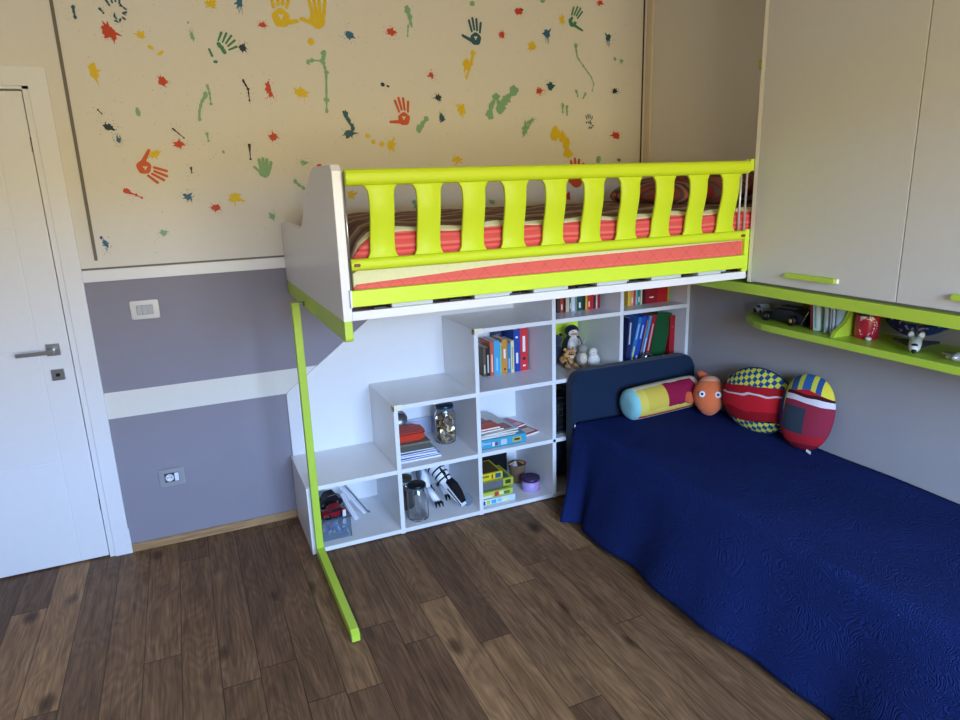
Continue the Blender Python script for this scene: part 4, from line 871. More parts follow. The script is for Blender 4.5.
# ---------------------------------------------------------------- cell 1: clear box of toys and white parts
CLR = mat('translucent_box_plastic', (205, 222, 235), .25, trans=.9, ior=1.1)
t = thing('storage_box', 'translucent open storage box of toys behind the green leg', 'box', (.93, -.30, Z0))
x0, x1, y0, y1, z0, zz = .868, 1.012, -.405, -.145, Z0+.0006, Z0+.112
m = MB(); w_ = .003; tp = .008
m.box((x0+tp, y0+tp, z0), (x1-tp, y1-tp, z0+.003))
for (a, b) in (((x0, y0), (x1, y0+w_)), ((x0, y1-w_), (x1, y1)), ((x0, y0), (x0+w_, y1)), ((x1-w_, y0), (x1, y1))): m.box((a[0], a[1], z0+.001), (b[0], b[1], zz))
m.build('box_body', CLR, t)
m = MB()
for (a, b) in (((x0-.006, y0-.006), (x1+.006, y0)), ((x0-.006, y1), (x1+.006, y1+.006)), ((x0-.006, y0), (x0, y1)), ((x1, y0), (x1+.006, y1))): m.box((a[0], a[1], zz-.008), (b[0], b[1], zz+.002), .001)
m.build('rim', CLR, t)
rnd = random.Random(12)
t = thing('toy_blocks', 'small blue and pink toy bricks in the bottom of the clear box', 'toy bricks', (.94, -.28, Z0+.004)); t['kind'] = 'stuff'
m = MB()
for _ in range(150):
    m.mi = rnd.choice((0, 0, 0, 1, 2, 3)); c = (rnd.uniform(x0+.018, x1-.018), rnd.uniform(y0+.018, y1-.018), rnd.uniform(z0+.012, z0+.055))
    m.obox(c, (rnd.uniform(.008, .022), rnd.uniform(.008, .016), .009), rot(rnd.uniform(0, 3), rnd.uniform(0, 3), rnd.uniform(0, 3)))
m.build('bricks', [colm((62, 128, 196)), colm((206, 110, 126)), colm((190, 196, 206)), colm((50, 60, 80))], t, kind='stuff')
def toycar(name, label, c, size, rgb, yaw=0, top=(30, 30, 36), group=None, wheels=BLACK, tilt=0, name2='car_body'):
    t = thing(name, label, 'toy car', c, (tilt, 0, yaw), group); L, W, H = size
    pf = [(-.5, .18), (-.49, .42), (-.38, .50), (-.25, .55), (-.12, .95), (.22, 1.0), (.36, .60), (.48, .52), (.5, .2)]
    MB().prism([(a*L, b*H) for a, b in pf], lambda u, v, h: Vector((u, h, v)), -W/2, W/2, .0015).build('car_body', colm(rgb, .25), t, world=False)
    m = MB(); m.prism([(-.22*L, .58*H), (-.11*L, .90*H), (.20*L, .94*H), (.31*L, .60*H)], lambda u, v, h: Vector((u, h, v)), -W/2-.0006, W/2+.0006); m.build('windows', colm(top, .2), t, world=False)
    for sx_ in (-.30, .30):
        for sy in (-1, 1):
            m = MB(); m.lathe([(0, -.003), (H*.24, -.003), (H*.24, .003), (0, .003)], (sx_*L, sy*W*.5, H*.24), 14, M=rot(PI/2)); m.build('wheel', wheels, t, world=False)
    return t
toycar('toy_car', 'dark red and black toy car lying on top of the clear toy box', (.945, -.335, Z0+.092), (.125, .056, .060), (140, 18, 30), yaw=.15)
toycar('toy_car', 'black toy truck at the back of the clear toy box', (.945, -.215, Z0+.098), (.13, .07, .07), (30, 26, 32), yaw=.1)
t = thing('white_card', 'small white card standing at the edge of the clear toy box', 'card', (.985, -.385, Z0+.062))
MB().obox((.985, -.392, Z0+.105), (.016, .003, .078), rot(.05, .04, 0)).build('card_sheet', PLWHITE, t)
G7 = 'white plastic parts lying beside the clear toy box'
for i, (a, b, w1_, lb) in enumerate((((1.035, -.07, Z0+.125), (1.125, -.23, Z0+.016), .020, 'long white plastic strip leaning beside the clear toy box'), ((1.062, -.05, Z0+.125), (1.150, -.225, Z0+.014), .012, 'narrow grey edged strip, rightmost of the leaning parts'), ((1.028, -.11, Z0+.10), (1.070, -.27, Z0+.014), .026, 'short white plate leaning on the clear toy box side'))):
    t = thing('plastic_part', lb, 'plastic part', b, (0, 0, 0), G7)
    A = Vector(a); Bv = Vector(b); d_ = (Bv-A); c_ = (A+Bv)/2; q_ = d_.to_track_quat('Y', 'Z').to_matrix()
    m = MB(); m.obox(c_, (w1_, d_.length, .004), q_, .001); m.build('strip', PLWHITE if i != 1 else STEEL, t)
    m = MB(); m.obox(c_+q_@Vector((0, 0, .005)), (w1_*.3, d_.length*.9, .005), q_, .001); m.build('rib', PLWHITE, t)

# ---------------------------------------------------------------- cell 2 low: jars and robot dinosaur
def jar(name, label, c, r, h, lid, fill=None, group=None):
    t = thing(name, label, 'jar', c, group=group)
    pr = [(0, .001), (r*.86, .001), (r*.97, .006), (r, .016), (r, h*.74), (r*.93, h*.82), (r*.76, h*.88), (r*.76, h*.93), (r*.72, h*.93), (r*.72, h*.88), (r*.88, h*.81), (r*.95, h*.73), (r*.95, .018), (r*.90, .008), (0, .006)]
    MB().lathe(pr, (0, 0, 0), 32).build('glass_body', GLASS, t, world=False)
    m = MB(); m.lathe([(0, h*.90), (r*.84, h*.90), (r*.86, h*.905), (r*.86, h*.985), (r*.82, h), (0, h)], (0, 0, 0), 32); ld = m.build('lid', lid, t, world=False)
    m = MB(); m.lathe([(r*.862, h*.905), (r*.875, h*.91), (r*.875, h*.925), (r*.862, h*.93)], (0, 0, 0), 32); m.build('lid_band', colm((60, 110, 130), .3), ld, world=False)
    return t
jar('glass_jar', 'empty clear jar with black lid beside the robot dinosaur', (1.372, -.378, Z0), .056, .195, BLACK)
t = jar('glass_jar', 'brown filled jar standing behind the empty clear jar', (1.350, -.235, Z0), .047, .180, colm((70, 58, 36), .35))
m = MB(); rnd = random.Random(3)
m.lathe([(0, .009), (.039, .009), (.041, .02), (.041, .11), (0, .113)], (0, 0, 0), 24); fl = m.build('contents', mat('brown_beans', (94, 70, 44), .7, noise=.6, nscale=120), t, world=False); fl['kind'] = 'stuff'
# robot dinosaur
RW, RB, RG = mat('robot_white', (228, 232, 240), .28), mat('robot_black', (20, 20, 26), .25), mat('robot_grey', (120, 126, 138), .4)
t = thing('robot_dinosaur', 'white and black robot dinosaur toy crouching with its head down', 'robot toy', (1.52, -.24, Z0))
m = MB(); m.tube([(1.470, -.085, Z0+.235), (1.475, -.13, Z0+.238), (1.49, -.175, Z0+.230)], [.040, .052, .040], 20); m.build('body', RW, t)
m = MB(); m.tube([(1.455, -.035, Z0+.22), (1.47, -.10, Z0+.236)], [.020, .044], 16); m.build('hip', RB, t)
nk = [(1.492, -.165, Z0+.230), (1.506, -.205, Z0+.222), (1.524, -.245, Z0+.200), (1.545, -.285, Z0+.168), (1.562, -.315, Z0+.136)]
m = MB(); m.tube(nk, [.044, .045, .043, .039, .033], 20); nko = m.build('neck', RW, t)
for i, (sg, fr, rr) in enumerate(((0, .5, .0463), (1, .35, .0462), (1, .9, .0452), (2, .45, .0430), (2, .95, .0412), (3, .5, .0384))):
    a = Vector(nk[sg]).lerp(Vector(nk[sg+1]), fr); d_ = (Vector(nk[sg+1])-Vector(nk[sg])).normalized()
    m = MB(); m.tube([a-d_*.0042, a+d_*.0042], rr, 20); m.build('neck_ring', RB, nko)
# head: long white jaw with a black crest
H0 = Vector((1.566, -.322, Z0+.128)); H1 = Vector((1.620, -.418, Z0+.038)); d_ = (H1-H0).normalized(); qh = d_.to_track_quat('Y', 'Z').to_matrix(); Lh = (H1-H0).length
hp = [(-.02, -.026), (-.01, .016), (.04, .024), (.08, .014), (Lh, -.004), (Lh, -.016), (.08, -.022), (.04, -.030)]
m = MB(); m.prism(hp, lambda u, v, h: H0 + qh@Vector((h, u, v)), -.020, .020, .005); hd = m.build('head', RW, t)
cp = [(-.035, .014), (-.01, .034), (.03, .042), (.08, .030), (Lh-.012, .004), (.08, .008), (.0, .012)]
m = MB(); m.prism(cp, lambda u, v, h: H0 + qh@Vector((h, u, v)), -.022, .022, .004); m.build('crest', RB, hd)
m = MB(); m.prism([(.02, -.012), (Lh-.006, -.010), (Lh-.006, -.005), (.02, -.004)], lambda u, v, h: H0 + qh@Vector((h, u, v)), -.0215, .0215); m.build('mouth', RB, hd)
m = MB(); m.prism([(-.05, .02), (-.09, .045), (-.05, .052), (-.01, .034)], lambda u, v, h: H0 + qh@Vector((h, u, v)), .012, .020, .002); m.build('crest_fin', RB, hd)
# arms with claws
for i, (S0, E0, W0) in enumerate((((1.468, -.160, Z0+.185), (1.478, -.235, Z0+.085), (1.508, -.300, Z0+.028)), ((1.535, -.165, Z0+.165), (1.565, -.200, Z0+.085), (1.587, -.245, Z0+.028)))):
    m = MB(); m.tube([S0, E0], [.026, .021], 16); am = m.build('arm', RW, t)
    m = MB(); m.tube([E0, W0], [.021, .017], 16); m.build('forearm', RW, am)
    m = MB(); m.tube([Vector(E0)+Vector((-.022, 0, 0)), Vector(E0)+Vector((.022, 0, 0))], .018, 14); m.build('elbow', RB, am)
    if i == 0:
        m = MB(); m.ell(Vector(S0)+Vector((-.022, -.03, -.02)), (.012, .034, .056), rot(.5, 0, 0), 16, 10); m.build('shoulder_plate', RG, am)
    m = MB()
    for dxx in (-.015, -.001, .013):
        b_ = Vector(W0)+Vector((dxx, -.012, .002)); m.tube([b_, b_+Vector((dxx*.3, -.018, -.002)), b_+Vector((dxx*.4, -.030, -.018))], [.008, .007, .003], 8)
    m.build('claw', RB, t if False else am)
for x_ in (1.425, 1.53):
    m = MB(); m.tube([(x_, -.07, Z0+.21), (x_+.005, -.045, Z0+.12), (x_+.005, -.09, Z0+.018)], [.030, .024, .016], 16); m.build('leg', RW, t)
    m = MB(); m.box((x_-.016, -.13, Z0+.0006), (x_+.026, -.07, Z0+.016), .005); m.build('foot', RB, t)
t = thing('clear_disc', 'clear round plastic lid leaning at the robot dinosaur snout', 'lid', (1.655, -.38, Z0))
m = MB(); m.lathe([(0, 0), (.030, 0), (.033, .003), (.033, .008), (.030, .008), (.028, .004), (0, .004)], (1.652, -.365, Z0+.034), 24, M=rot(1.2, .25, 0)); m.build('disc', CLR, t)

# ---------------------------------------------------------------- cell 2 high: notebooks, case, coin jar
G8 = 'notebooks stacked in the middle cell'
nb = [('white notebook at the bottom of the stack beside the coin jar', (226, 230, 240), 0), ('blue edged notebook second from the bottom', (92, 120, 196), .04), ('white notebook with blue spine in mid stack', (222, 228, 242), -.03), ('violet blue notebook near the top of the stack', (110, 128, 206), .05), ('grey green notebook, topmost of the stack', (128, 146, 140), -.02)]
z = Z1+.0006
for i, (lb, rgb, yw) in enumerate(nb):
    th = .009; t = thing('notebook', lb, 'notebook', (1.398, -.275, z), (0, 0, yw), G8)
    dx_ = -.006*i; m = MB(); m.box((-.110, -.115+.008*i, 0), (.115+dx_, .125, .0012)); m.box((-.110, -.115+.008*i, th-.0022), (.115+dx_, .125, th-.001)); m.box((-.111, -.115+.008*i, 0), (-.109, .125, th-.001)); m.build('cover', colm(rgb, .5), t, world=False)
    MB().box((-.108, -.112+.008*i, .0013), (.112+dx_, .122, th-.0023)).build('pages', PAPER, t, world=False); z += th
t = thing('patterned_book', 'brown patterned booklet lying under the red case', 'booklet', (1.385, -.25, z))
MB().box((1.30, -.29, z), (1.49, -.13, z+.012), .001).build('cover', mat('brown_pattern', (118, 104, 88), .6, noise=.5, nscale=90), t)
MB().box((1.302, -.288, z+.002), (1.4905, -.132, z+.010)).build('pages', PAPER, t); z += .0126
t = thing('pencil_case', 'orange red zipped case lying on the notebooks', 'case', (1.385, -.19, z))
m = MB(); m.prism(rrect(1.300, -.255, 1.480, -.125, .028), XY, z, z+.046, .010); m.build('case_body', fabric('orange_red_case', (204, 62, 40), .2), t)
m = MB(); m.prism(rrect(1.299, -.256, 1.481, -.124, .028), XY, z+.036, z+.040); m.build('zip', BLACK, t)
JC = (1.608, -.205, Z1)
t = jar('glass_jar', 'clear jar full of coins with a dark lid', JC, .056, .214, colm((22, 36, 52), .3))
# coins
COINM = [mat('coin_gold', (206, 184, 132), .38, metal=.6), mat('coin_silver', (206, 204, 198), .35, metal=.6), mat('coin_copper', (140, 108, 78), .4, metal=.6)]
rnd = random.Random(21); m = MB()
m.m(2).lathe([(0, .010), (.042, .010), (.042, .138), (0, .140)], (0, 0, 0), 20)
for _ in range(420):
    m.mi = rnd.choice((0, 0, 1, 1, 2)); a = rnd.uniform(0, 2*PI); r = rnd.uniform(.038, .0455); z = rnd.uniform(.014, .150)
    if rnd.random() < .2: r = rnd.uniform(0, .038); z = rnd.uniform(.138, .158)
    m.lathe([(0, 0), (.0098, 0), (.0098, .0018), (0, .0018)], (r*math.cos(a), r*math.sin(a), z), 10, smooth=False, M=rot(rnd.uniform(-1.4, 1.4), rnd.uniform(-1.4, 1.4), 0))
o = m.build('coins', COINM, t, world=False); o['kind'] = 'stuff'
t = thing('round_tin', 'grey round tin ring at the back left behind the red case', 'tin', (1.315, -.07, Z1))
m = MB(); m.lathe([(0, 0), (.048, 0), (.050, .004), (.050, .028), (.046, .032), (.038, .030), (.036, .022), (0, .022)], (1.385, -.050, Z1+.125), 28, M=rot(PI/2+.1)); m.build('tin_body', STEEL, t)
m = MB(); m.box((1.36, -.060, Z1+.0006), (1.41, -.03, Z1+.08), .003); m.build('stand', STEEL, t)
t = thing('picture_frame', 'small pale frame leaning on the back board behind the coin jar', 'frame', (1.55, -.03, Z1))
m = MB(); z = Z1+.0006
for a, b in (((1.44, z), (1.60, z+.008)), ((1.44, z+.085), (1.60, z+.093)), ((1.44, z), (1.448, z+.093)), ((1.592, z), (1.60, z+.093))): m.box((a[0], -.030, a[1]), (b[0], -.020, b[1]), .001)
m.build('frame', mat('pale_blue_frame', (190, 198, 216), .4), t)
MB().box((1.448, -.024, z+.008), (1.592, -.020, z+.085)).build('picture', colm((176, 184, 204)), t)

# ---------------------------------------------------------------- cell 3 low: game boxes, pot, purple tub
def game_box(label, x0, x1, y0, y1, z, h, rgb, side, top=None, group='game boxes stacked in the lowest cell', yaw=0):
    t = thing('game_box', label, 'game box', ((x0+x1)/2, (y0+y1)/2, z), (0, 0, yaw), group); w, d = (x1-x0)/2, (y1-y0)/2
    m = MB(); m.box((-w+.001, -d+.001, 0), (w-.001, d-.001, h*.35), .001); m.build('tray', colm([int(v*.85) for v in rgb]), t, world=False)
    m = MB(); m.m(0).box((-w, -d, h*.12), (w, d, h-.0006), .001); mats = [colm(rgb, .4)]
    for i, (u0, u1, v0, v1, c) in enumerate(side):
        mats.append(colm(c, .45)); m.m(i+1).box((-w+2*w*u0, -d-.0005, h*v0), (-w+2*w*u1, -d+.0003, h*v1))
    if top: mats.append(colm(top, .5)); m.m(len(mats)-1).box((-w*.85, -d*.85, h-.0008), (w*.85, d*.85, h-.0002))
    m.build('lid', mats, t, world=False); return t
GX0 = 1.716
game_box('pale blue and white game box, lowest of the stack', GX0, 1.916, -.425, -.23, Z0+.0006, .036, (206, 222, 226), [(.02, .10, .2, .8, (24, 60, 120)), (.14, .24, .2, .8, (186, 206, 60)), (.28, .42, .2, .8, (70, 170, 210)), (.46, .58, .3, .8, (120, 200, 220)), (.62, .74, .2, .7, (230, 226, 150)), (.8, .96, .2, .8, (190, 220, 240))], (60, 110, 70))
game_box('lime green and white game box, second from the bottom', GX0, 1.906, -.415, -.22, Z0+.037, .034, (196, 206, 84), [(.0, .35, .1, .45, (226, 226, 216)), (.42, .55, .15, .9, (190, 66, 50)), (.58, .70, .3, .8, (240, 226, 180)), (.72, .9, .2, .7, (70, 130, 60))], (106, 140, 70))
game_box('grey topped lime game box, second from the top', GX0, 1.926, -.385, -.20, Z0+.072, .046, (176, 192, 58), [(.0, .70, .0, .98, (104, 104, 106)), (.76, .92, .3, .8, (60, 70, 30))], (92, 92, 96))
game_box('bright yellow game box, topmost of the stack', GX0, 1.866, -.375, -.20, Z0+.119, .042, (222, 206, 34), [(.55, .62, .2, .8, (190, 60, 40)), (.70, .93, .2, .85, (40, 90, 130)), (.05, .45, .5, .75, (120, 110, 20))], (86, 72, 40))
t = thing('kraft_bucket', 'brown paper tub of small pieces behind the purple tub', 'tub', (2.035, -.215, Z0))
m = MB(); m.lathe([(0, .0006), (.038, .0006), (.052, .110), (.054, .112), (.050, .112), (.036, .006), (0, .006)], (2.035, -.215, Z0), 24); m.build('tub_body', mat('kraft_paper', (128, 100, 76), .8, noise=.1), t)
rnd = random.Random(5)
for i, (c, lb) in enumerate((((196, 120, 60), 'orange'), ((70, 60, 50), 'dark'), ((214, 206, 186), 'cream'), ((190, 190, 200), 'grey'), ((60, 50, 46), 'brown'))):
    a = i*1.26; m = MB(); tt = thing('toy_piece', lb + ' toy piece lying in the brown paper tub', 'toy piece', (2.035+.024*math.cos(a), -.215+.024*math.sin(a), Z0+.09), group='toy pieces in the paper tub')
    m.obox((2.035+.024*math.cos(a), -.215+.024*math.sin(a), Z0+.108), (.042, .022, .014), rot(rnd.uniform(-.6, .6), rnd.uniform(-.6, .6), a), .003); m.build('piece', colm(c), tt)
m = MB(); m.lathe([(0, .02), (.036, .02), (.046, .088), (0, .096)], (2.035, -.215, Z0), 16); tf = m.build('paper_filling', mat('brown_filling', (90, 70, 52), .8), t)
t = thing('purple_tub', 'round violet tub with a dark purple lid at the front', 'tub', (2.052, -.345, Z0))
m = MB(); m.lathe([(0, .0006), (.048, .0006), (.051, .003), (.051, .060), (0, .060)], (2.052, -.345, Z0), 32); m.build('tub_body', mat('violet_label', (168, 150, 206), .4, noise=.06, nscale=60), t)
m = MB(); m.lathe([(0, .058), (.053, .058), (.054, .060), (.054, .074), (.052, .076), (.049, .074), (0, .074)], (2.052, -.345, Z0), 32); m.build('lid', mat('dark_purple_lid', (56, 30, 74), .35), t)
m = MB()
def lab(u, v): a = -PI/2+.25+.55*u; return Vector((2.052+.0514*math.cos(a), -.345+.0514*math.sin(a), Z0+.012+.038*v))
m.grid(6, 1, lab); m.build('label', mat('pink_label', (206, 140, 200), .4), t, label='pink label patch')
t = thing('black_case', 'black case standing at the back behind the yellow game box', 'case', (1.88, -.12, Z0))
MB().box((1.79, -.16, Z0+.0006), (2.00, -.09, Z0+.245), .008).build('case_body', BLACK, t)
MB().tube([(1.85, -.125, Z0+.240), (1.85, -.125, Z0+.262), (1.94, -.125, Z0+.262), (1.94, -.125, Z0+.240)], .005, 8).build('case_handle', DKGREY, t)

# ---------------------------------------------------------------- cell 3 middle: puzzle box, magazines
t = thing('puzzle_box', 'turquoise puzzle box with a yellow panel under the magazines', 'puzzle box', (1.86, -.30, Z1))
px0, px1, pz = 1.715, 1.992, Z1+.0006
m = MB(); TQ = mat('turquoise_box', (66, 156, 186), .4, noise=.05)
m.box((px0+.001, -.419, pz), (px1-.001, -.16, pz+.018), .001); m.build('tray', mat('teal_box', (40, 120, 140), .4), t)
m = MB(); m.m(0).box((px0, -.420, pz+.004), (px1, -.159, pz+.050), .0015); m.m(1).box((px0+.195, -.4208, pz+.014), (px0+.245, -.4195, pz+.038)); m.m(2).box((px0+.203, -.4212, pz+.020), (px0+.237, -.4205, pz+.032))
m.m(3).box((px0+.125, -.4208, pz+.010), (px0+.160, -.4195, pz+.040)); m.m(4).box((px0+.074, -.4208, pz+.010), (px0+.088, -.4195, pz+.034)); m.m(5).box((px0+.090, -.4208, pz+.012), (px0+.106, -.4195, pz+.030))
m.build('lid', [TQ, colm((206, 180, 50)), colm((60, 50, 30)), colm((186, 200, 206)), colm((226, 220, 214)), colm((150, 50, 50))], t)
cu = D.curves.new('box_lettering', 'FONT'); cu.body = 'Disney'; cu.size = .020; cu.extrude = .0003
tmp = D.objects.new('box_lettering_text', cu); COL.objects.link(tmp); bpy.context.view_layer.update()
lme = D.meshes.new_from_object(tmp.evaluated_get(bpy.context.evaluated_depsgraph_get())); D.objects.remove(tmp)
lme.materials.clear(); lo = D.objects.new('box_lettering', lme); COL.objects.link(lo); lo.parent = t; lo.location = (px0+.012-1.86, -.4212+.30, pz+.026-Z1); lo.rotation_euler = (PI/2, 0, 0); lo.data.materials.append(PLWHITE)
G9 = 'magazines and booklets lying on the puzzle box'
def mag(label, cx, cy, w, d, z, th, rgb, yaw, stripe=None, name='magazine'):
    t = thing(name, label, 'magazine', (cx, cy, z), (0, 0, yaw), G9)
    m = MB(); m.m(0).box((-w/2, -d/2, 0), (w/2, d/2, .0006)); m.box((-w/2, -d/2, th-.0012), (w/2, d/2, th-.0005)); mats = [colm(rgb, .35)]
    if stripe: mats.append(colm(stripe, .4)); m.m(1).box((-w*.4, -d*.42, th-.0006), (w*.4, -d*.15, th-.0002)).box((-w*.4, d*.1, th-.0006), (w*.1, d*.4, th-.0002))
    m.build('cover', mats, t, world=False); MB().box((-w/2+.001, -d/2+.0004, .0007), (w/2-.001, d/2-.001, th-.0013)).build('pages', PAPER, t, world=False)
z = pz+.0512
for i, (lb, rgb, yw, sw, dx_) in enumerate((('dark grey magazine lowest on the puzzle box', (74, 70, 74), .0, .21, 0), ('white magazine above the dark grey one', (216, 214, 206), .06, .22, .005), ('tan magazine in the middle of the pile', (170, 140, 104), -.04, .21, .0), ('pale green white magazine with coloured cover', (196, 200, 190), .10, .215, .004))):
    mag(lb, 1.828+dx_, -.245, sw, .33, z, .007, rgb, yw, (170, 90, 80) if i == 3 else None); z += .0072
mag('red magazine with dark cover picture, on top of the pile at left', 1.795, -.315, .150, .15, z, .010, (170, 40, 36), .08, (50, 34, 40)); z += .0102
mag('orange red booklet, topmost of the pile at left', 1.788, -.340, .135, .085, z, .010, (216, 76, 34), .04)
mag('red comic booklet lying flat at the right, underneath', 2.040, -.23, .10, .24, Z1+.0006, .012, (176, 44, 54), .25, (226, 200, 180))
mag('pink and red booklet lying on the red comic', 2.015, -.165, .11, .15, Z1+.0132, .010, (196, 70, 86), .30, (226, 170, 180))

# ---------------------------------------------------------------- things on the wall shelf
ZS = 1.0605
toycar('toy_jeep', 'white and black toy jeep at the rounded shelf end', (2.955, -1.065, ZS), (.095, .045, .048), (216, 218, 222), yaw=-1.9, top=(20, 20, 26))
t = thing('toy_vehicle', 'long black toy racing machine beside the white jeep', 'toy vehicle', (2.89, -1.27, ZS))
m = MB(); m.prism([(-1.395, .0), (-1.395, .045), (-1.34, .062), (-1.25, .058), (-1.20, .030), (-1.16, .020), (-1.16, .004)], lambda u, v, h: Vector((h, u, ZS+v+.006)), 2.845, 2.93, .004); m.build('vehicle_body', BLACK, t)
for y in (-1.20, -1.345):
    for x in (2.838, 2.937):
        m = MB(); m.lathe([(0, -.010), (.020, -.010), (.023, -.006), (.023, .006), (.020, .010), (0, .010)], (x, y, ZS+.023), 18, M=rot(0, PI/2, 0)); w_ = m.build('wheel', BLACK, t)
        m = MB(); m.lathe([(0, -.0108), (.009, -.0108), (.009, .0108), (0, .0108)], (x, y, ZS+.023), 12, M=rot(0, PI/2, 0)); m.build('hub', colm((196, 150, 70)) if y < -1.3 else DKGREY, w_)
m = MB(); m.box((2.86, -1.335, ZS+.064), (2.915, -1.25, ZS+.076), .003); m.build('roof', DKGREY, t)
m = MB(); m.tube([(2.835, -1.395, ZS+.008), (2.85, -1.43, ZS+.095)], .0018, 8); tt = thing('thin_stick', 'thin grey stick leaning beside the black toy machine', 'stick', (2.835, -1.395, ZS)); m.build('stick', STEEL, tt)
t = thing('toy_helmet', 'brown orange toy figure head behind the black toy machine', 'toy', (2.975, -1.34, ZS))
m = MB(); m.ell((2.978, -1.33, ZS+.050), (.040, .055, .050), None, 22, 14); m.build('helmet', mat('brown_orange', (150, 92, 38), .35), t)
m = MB(); m.lathe([(.0, 0), (.040, 0), (.044, .006), (.040, .012), (0, .012)], (2.978, -1.33, ZS), 20); m.build('rim', mat('dark_brown', (80, 46, 24), .4), t)
m = MB(); m.ell((2.945, -1.345, ZS+.062), (.008, .010, .008), None, 10, 8); m.build('badge', colm((230, 190, 110)), t)
def sbook(lb, y, th, h, d, rgb, lean, bands=()):
    # spine faces the room (-x)
    t = book(lb, th, d, h, rgb, (2.835, y, ZS+.002), lean=lean, yaw=-PI/2, group='books standing on the wall shelf', bands=bands)
    t.rotation_euler = (Matrix.Rotation(-PI/2, 3, 'Z') @ Matrix.Rotation(lean, 3, 'Y')).to_euler()
sbook('thin dark red book leaning on the wall shelf, leftmost', -1.452, .010, .128, .16, (120, 30, 44), -.10)
sbook('white and pale aqua book beside the dark red one', -1.474, .026, .130, .17, (206, 222, 222), -.10, [(.1, .9, (120, 180, 186))])
sbook('slim pale grey book in the middle of the wall shelf books', -1.520, .012, .120, .17, (190, 200, 206), -.05, [(.1, .6, (120, 170, 180))])
sbook('white blue spined book next to the lime divider', -1.552, .018, .128, .17, (214, 222, 232), -.05, [(.1, .8, (90, 130, 170))])
sbook('pale blue illustrated booklet resting on the lime divider', -1.574, .008, .120, .16, (150, 176, 214), -.04)
t = thing('tin_can', 'round red tin with white pattern right of the lime divider', 'tin', (2.905, -1.655, ZS))
def can_mat():
    t = NT('red_tin_print', .3, .5); v = t.tc.outputs['Object']; o = t.sep(v)
    ang = t.math('ARCTAN2', o[1], t.math('ADD', o[0], 0.0)); r = t.math('SQRT', t.math('ADD', t.math('POWER', t.math('SUBTRACT', o[2], .055), 2.0), t.math('POWER', t.math('MULTIPLY', t.math('ADD', ang, 2.6), .04), 2.0)))
    n = t.noise(v, 70, 2, .5, 1.0)
    ringm = t.math('MULTIPLY', t.math('GREATER_THAN', r, .026), t.math('MULTIPLY', t.math('LESS_THAN', r, .040), t.math('GREATER_THAN', n, .52)))
    c = t.mix(ringm, tuple(lin((176, 28, 54))), tuple(lin((232, 222, 224))))
    c = t.mix(t.math('GREATER_THAN', o[2], .092), c, tuple(lin((30, 26, 50))))
    t.color(c); return t.m
m = MB(); m.lathe([(0, 0), (.044, 0), (.045, .002), (.045, .110), (.044, .112), (0, .112)], (2.905, -1.655, ZS), 36); m.build('tin_body', can_mat(), t)
m = MB(); m.lathe([(0, .112), (.046, .112), (.0465, .114), (.0465, .121), (.045, .123), (0, .123)], (2.905, -1.655, ZS), 36); m.build('lid', mat('dark_blue_lid', (30, 40, 84), .35), t)
t = thing('white_eraser', 'small white rounded eraser lying beside the red tin', 'eraser', (2.855, -1.71, ZS))
MB().ell((2.858, -1.700, ZS+.008), (.010, .013, .008), None, 14, 8).build('eraser_body', PLWHITE, t)
# curved blue board
def blue_mat():
    t = NT('blue_curved_print', .35, .5); v = t.tc.outputs['Object']; o = t.sep(v)
    c = t.ramp(t.math('ADD', t.math('MULTIPLY', o[1], -2.6), .5), [(0, (44, 50, 84)), (.45, (30, 40, 112)), (.6, (32, 58, 130)), (1, (44, 96, 146))])
    n = t.noise(v, 60, 1, .5, 0.0)
    c = t.mix(t.math('MULTIPLY', t.math('GREATER_THAN', n, .62), .8), c, tuple(lin((190, 170, 220)))); t.color(c); return t.m
t = thing('curved_panel', 'long curved blue printed board hanging like a smile behind the shuttle', 'curved board', (2.99, -1.84, ZS))
def band(u, v, off=0):
    y = -1.630 - .350*u; s_ = (2*u-.9)
    zc = ZS + .022 + .085*abs(s_)**2.0
    w = .042*(1-.25*abs(s_)); return Vector((3.018 - .045*(1-s_*s_) + off + .02*v, y, zc + w*v))
m = MB(); m.grid(36, 6, lambda u, v: band(u, v)); o = m.build('board', blue_mat(), t)
md = o.modifiers.new('thick', 'SOLIDIFY'); md.thickness = .003
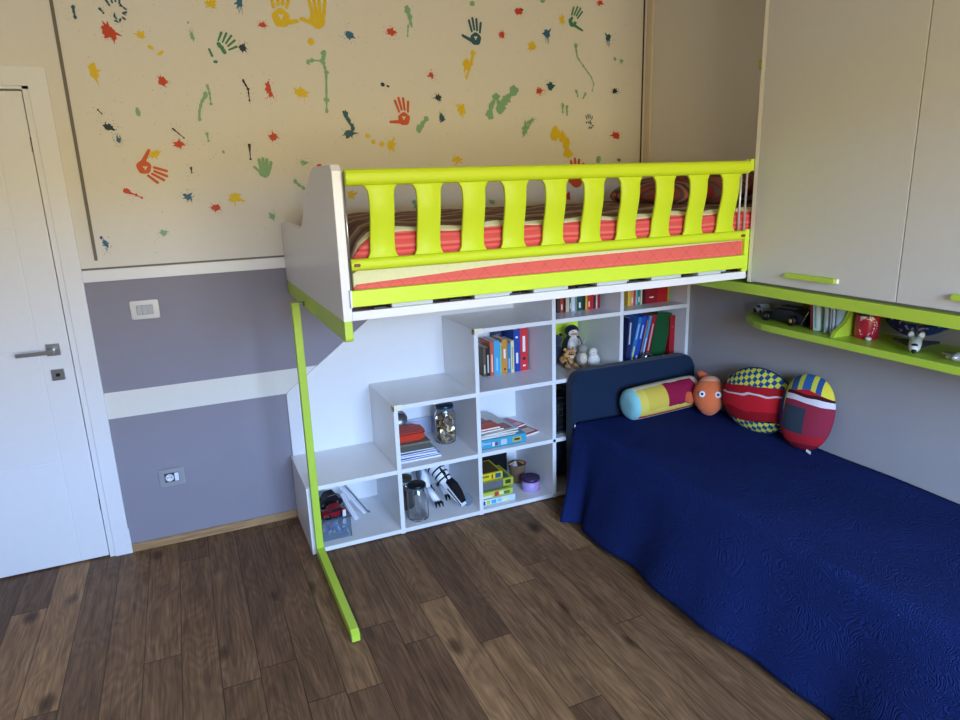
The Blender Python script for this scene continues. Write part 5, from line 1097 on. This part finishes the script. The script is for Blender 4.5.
# space shuttle toy
t = thing('toy_shuttle', 'white toy space shuttle with dark delta wings', 'toy spacecraft', (2.86, -1.88, ZS))
A = Vector((2.788, -1.932, ZS+.022)); Bv = Vector((2.905, -1.86, ZS+.040)); d_ = (Bv-A).normalized()
m = MB(); m.tube([A-d_*.012, A, A+d_*.02, A+d_*.06, A+d_*.125], [.004, .012, .019, .021, .021], 18); m.build('fuselage', RW, t)
q_ = d_.to_track_quat('Y', 'Z').to_matrix()
m = MB(); m.prism([(.0, .03), (.075, .118), (.075, .13), (-.075, .13), (-.075, .118)], lambda u, v, h: A + q_@Vector((u, v, h)), -.012, -.007, .001); m.build('wing', DKGREY, t)
m = MB(); m.prism([(.085, .018), (.135, .018), (.140, .060), (.120, .060)], lambda u, v, h: A + q_@Vector((h, u, v)), -.002, .002); m.build('tail_fin', DKGREY, t)
m = MB(); m.box((0, 0, 0), (0.001, .001, .001)) if False else None
for s_ in (-1, 1):
    m2 = MB(); m2.tube([A + q_@Vector((s_*.016, .105, .018)), A + q_@Vector((s_*.016, .135, .018))], .010, 12); m2.build('engine_pod', RW, t)
m2 = MB(); m2.ell(A + q_@Vector((0, .012, .012)), (.011, .010, .006), q_, 14, 8); m2.build('cockpit', BLACK, t, label='black cockpit window')
m2 = MB(); m2.ell(A + q_@Vector((0, -.006, -.004)), (.009, .014, .009), q_, 12, 8); m2.build('nose_cone', BLACK, t)
for x_, y_ in ((2.83, -1.905), (2.875, -1.88)):
    m2 = MB(); m2.tube([(x_, y_, ZS), (x_, y_, ZS+.014)], .003, 8); m2.build('landing_gear', DKGREY, t)
# airliner at the right edge
t = thing('toy_airliner', 'grey toy airplane at the right edge of the wall shelf', 'toy plane', (2.86, -2.12, ZS))
A = Vector((2.80, -2.112, ZS+.024)); Bv = Vector((2.96, -2.13, ZS+.03)); 
m = MB(); m.tube([A+Vector((-.03, 0, 0)), A+Vector((-.015, 0, 0)), A, Bv-Vector((.05, 0, 0)), Bv], [.003, .012, .016, .016, .005], 16); m.build('fuselage', mat('silver_plane', (170, 172, 178), .3, metal=.3), t)
m = MB(); m.prism([(2.83, -2.04), (2.86, -2.035), (2.885, -2.112), (2.885, -2.13), (2.87, -2.205), (2.845, -2.20), (2.83, -2.12)], XY, ZS+.016, ZS+.020, .001); m.build('wing', mat('silver_plane', (170, 172, 178)), t)
for y in (-2.065, -2.09, -2.155, -2.18):
    m = MB(); m.ell((2.828, y, ZS+.012), (.012, .0075, .0075), None, 12, 8); m.build('engine', PLWHITE, t)
m = MB(); m.prism([(2.93, .035), (2.965, .035), (2.972, .075), (2.955, .075)], lambda u, v, h: Vector((u, h, ZS+v)), -2.131, -2.128); m.build('tail_fin', PLWHITE, t)
m = MB(); m.tube([(2.86, -2.12, ZS), (2.86, -2.12, ZS+.016)], .004, 8); m.build('stand', DKGREY, t)

t.location.y += .035
